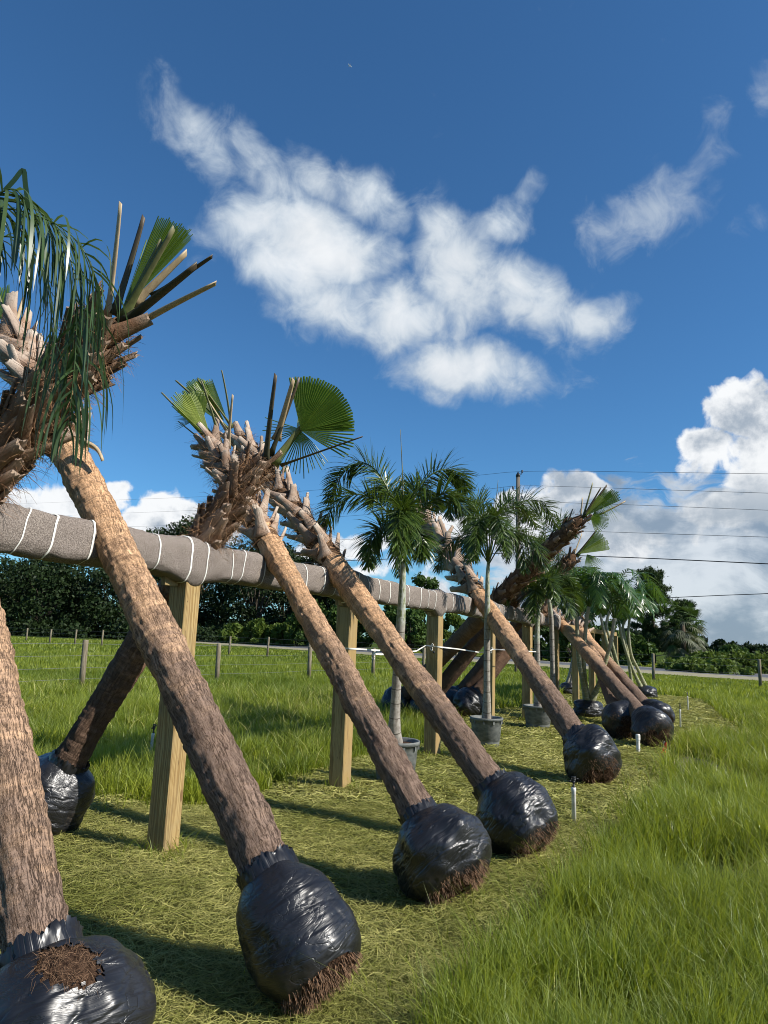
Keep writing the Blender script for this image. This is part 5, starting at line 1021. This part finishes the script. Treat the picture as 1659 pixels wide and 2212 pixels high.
def grass():
    rs = np.random.RandomState(99); bands = [(.8, 3.2, 6000, 4), (3.2, 5.5, 4300, 3), (5.5, 9, 2400, 3), (9, 15, 1150, 2), (15, 26, 430, 2), (26, 46, 130, 1), (46, 95, 26, 1)]
    for bi, (r0, r1, den, seg) in enumerate(bands):
        A0, A1 = R_(-42), R_(42); area = (A1-A0)/2*(r1*r1-r0*r0); n = int(area*den); r = np.sqrt(rs.uniform(r0*r0, r1*r1, n)); a = rs.uniform(A0, A1, n); P = np.stack([r*np.sin(a), r*np.cos(a), np.zeros(n)], 1)
        z0 = np.zeros(n); j = (fbm(np.c_[P[:, :2]*1.4, z0], 3, 3)-.5)*.55+rs.normal(size=n)*.06; Pj = P[:, :2]+j[:, None]
        m = inpoly(Pj, MOWN) | inpoly(P[:, :2]+rs.normal(size=(n, 2))*.05, TRAIL)
        rd = (P-ROAD_A) @ np.array([ROAD_N[0], ROAD_N[1], 0]); m |= (np.abs(rd) < 5.0) | (rd > 9)*(rs.rand(n) < .0)
        cl = fbm(np.c_[P[:, :2]*2.6, z0], 3, 21); keep = ~m & (rs.rand(n) < np.clip((cl-.22)*2.6, .12, 1)); P = P[keep]; cl = cl[keep]; n = len(P); z0 = z0[keep]
        big = fbm(np.c_[P[:, :2]*.45, z0], 3, 31); side = (P-rail_s(0)) @ NR > 0
        h = np.where(side, .30, .27)*(.55+.9*cl)*(.75+.5*big)*rs.uniform(.6, 1.35, n); h *= (.72+.56*fbm(np.c_[P[:, :2]*.9+40, z0], 2, 61)); h *= np.where(r_ := (np.hypot(P[:, 0], P[:, 1]) > 26), .8, 1)
        w_ = {0: .0026, 1: .0031, 2: .0042, 3: .0058, 4: .010, 5: .022, 6: .05}[bi]*rs.uniform(.7, 1.3, n); P[:, 2] = -.03
        rdd = np.abs((P-ROAD_A) @ np.array([ROAD_N[0], ROAD_N[1], 0])); h *= np.clip(.22+(rdd-4.5)/30, .22, 1)
        tint = np.clip(.15+.7*rs.rand(n)*(.4+big)+.5*(big-.5)*2+.5*(fbm(np.c_[P[:, :2]*1.3+9, z0], 2, 71)-.5), 0, 1); mb = MB(); blades(mb, P, h, w_, rs.uniform(.1, .75, n), rs, seg, tint)
        if bi < 4:      # long arching seed stems above the blades
            k = int(n*(.035 if bi < 2 else .02)); q = rs.randint(0, n, k); blades(mb, P[q]+rs.normal(size=(k, 3))*.02*np.array([1, 1, 0]), rs.uniform(.40, .66, k), np.full(k, w_.mean()*.6), rs.uniform(.25, 1.2, k), rs, 5, np.clip(rs.rand(k)*.5+.5, 0, 1))
        o = mb.build('grass', MT['grass'], smooth=False); tag(o, ['tall green grass closest to the camera', 'tall green grass around the near mown edge', 'green grass beside the middle of the rail', 'green grass beside the far half of the rail', 'field grass around the wire fence', 'field grass between the fences', 'far field grass up to the road'][bi], 'grass', kind='stuff')
    # sparse regrowth and hay on the mown strip
    tot = []
    mb = MB()
    for (r0, r1, den, wd, Lh) in ((1.5, 4, 5200, .0012, .13), (4, 7, 3400, .0018, .14), (7, 12, 1150, .0042, .16), (12, 26, 330, .008, .2)):
        area = R_(84)/2*(r1*r1-r0*r0); n = int(area*den); r = np.sqrt(rs.uniform(r0*r0, r1*r1, n)); a = rs.uniform(R_(-42), R_(42), n); P = np.stack([r*np.sin(a), r*np.cos(a), np.zeros(n)], 1); P = P[inpoly(P[:, :2]+rs.normal(size=(n, 2))*.07, MOWN)]; n = len(P)
        z0 = np.zeros(n); P[:, 2] = mound(P)+rs.uniform(.0, .035, n)*(.4+fbm(np.c_[P[:, :2]*5, z0], 2, 7)); flow = fbm(np.c_[P[:, :2]*.9, z0], 2, 12)*9; az = flow+rs.normal(size=n)*1.5
        d = np.stack([np.cos(az), np.sin(az), rs.normal(size=n)*.16], 1); ln = Lh*rs.uniform(.35, 1.3, n); sd = nrmz(np.cross(d, UP+rs.normal(size=(n, 3))*.5)); cv = rs.normal(size=n)*.22; pts = []
        for k in (0, .33, .66, 1.): pts.append(P+d*(ln*(k-.5))[:, None]+sd*(cv*ln*(k-.5)**2*4)[:, None]+UP*(.012*math.sin(k*3.14)))
        ww = wd*rs.uniform(.6, 1.3, n); V = np.stack([np.stack([p-sd*ww[:, None]*q, p+sd*ww[:, None]*q], 1) for p, q in zip(pts, (.7, 1, 1, .3))], 1).reshape(-1, 3); b = (np.arange(n)*8)[:, None, None]; f = np.array([[0, 1, 3, 2], [2, 3, 5, 4], [4, 5, 7, 6]])[None]
        big = fbm(np.c_[P[:, :2]*1.6, z0], 3, 41); tint = np.clip(rs.rand(n)**1.3*.9+(big-.5)*1.1, 0, 1); mb.add(V, [(f+b).reshape(-1, 4)], tint=np.repeat(tint, 8), tip=np.zeros(n*8))
    o = mb.build('cut_grass', MT['hay'], smooth=False); tag(o, 'drying cut grass strewn over the mown strip', 'cut grass', kind='stuff')
    mb = MB(); n = 9000; r = np.sqrt(rs.uniform(1.2, 20**2, n)); a = rs.uniform(R_(-42), R_(42), n); P = np.stack([r*np.sin(a), r*np.cos(a), np.zeros(n)], 1); P = P[~inpoly(P[:, :2], MOWN)]
    pk = fbm(np.c_[P[:, :2]*.7+70, np.zeros(len(P))], 3, 81); P = P[rs.rand(len(P)) < np.clip((pk-.40)*4, .08, 1)]; n = len(P); blades(mb, P, rs.uniform(.22, .52, n), np.hypot(P[:, 0], P[:, 1])*.00035+.0010, rs.uniform(.3, 1.3, n), rs, 5, rs.rand(n))
    o = mb.build('dry_grass', MT['hay'], smooth=False); tag(o, 'pale dry stems scattered through the green grass', 'grass', kind='stuff')
    # edge stalks leaning over the mown side and a few stragglers
    mb = MB(); n = 16000; r = np.sqrt(rs.uniform(2.2, 15**2, n)); a = rs.uniform(R_(-42), R_(42), n); P = np.stack([r*np.sin(a), r*np.cos(a), np.zeros(n)], 1); P = P[inpoly(P[:, :2], MOWN)]
    e = MOWN; dmin = np.full(len(P), 9.)
    for i in range(len(e)-1):
        a_, b_ = e[i], e[i+1]; ab = b_-a_; tt = np.clip(((P[:, :2]-a_) @ ab)/(ab @ ab), 0, 1); dmin = np.minimum(dmin, np.linalg.norm(P[:, :2]-(a_+tt[:, None]*ab), axis=1))
    keep = rs.rand(len(P)) < np.exp(-dmin/.22)+.16; P = P[keep]; n = len(P); near = np.exp(-dmin[keep]/.3); blades(mb, P, (.07+.35*near)*rs.uniform(.5, 1.3, n), np.hypot(P[:, 0], P[:, 1])*.00045+.0006, rs.uniform(.2, 1., n), rs, 4, rs.rand(n))
    Q = []
    for i in range(10):
        b_ = rail_s(i); a_ = rs.uniform(0, 6.28, 90); q_ = rs.uniform(.11, .24, 90)*(1+.6*(rs.rand(90) < .2)); Q.append(np.stack([b_[0]+np.cos(a_)*q_, b_[1]+np.sin(a_)*q_, np.zeros(90)], 1))
    Q = np.concatenate(Q); blades(mb, Q, rs.uniform(.05, .20, len(Q)), np.hypot(Q[:, 0], Q[:, 1])*.00045+.0008, rs.uniform(.3, 1.1, len(Q)), rs, 4, rs.rand(len(Q)))
    o = mb.build('stray_grass', MT['grass'], smooth=False); tag(o, 'stray green stems growing on the mown strip and its edge', 'grass', kind='stuff')
grass()
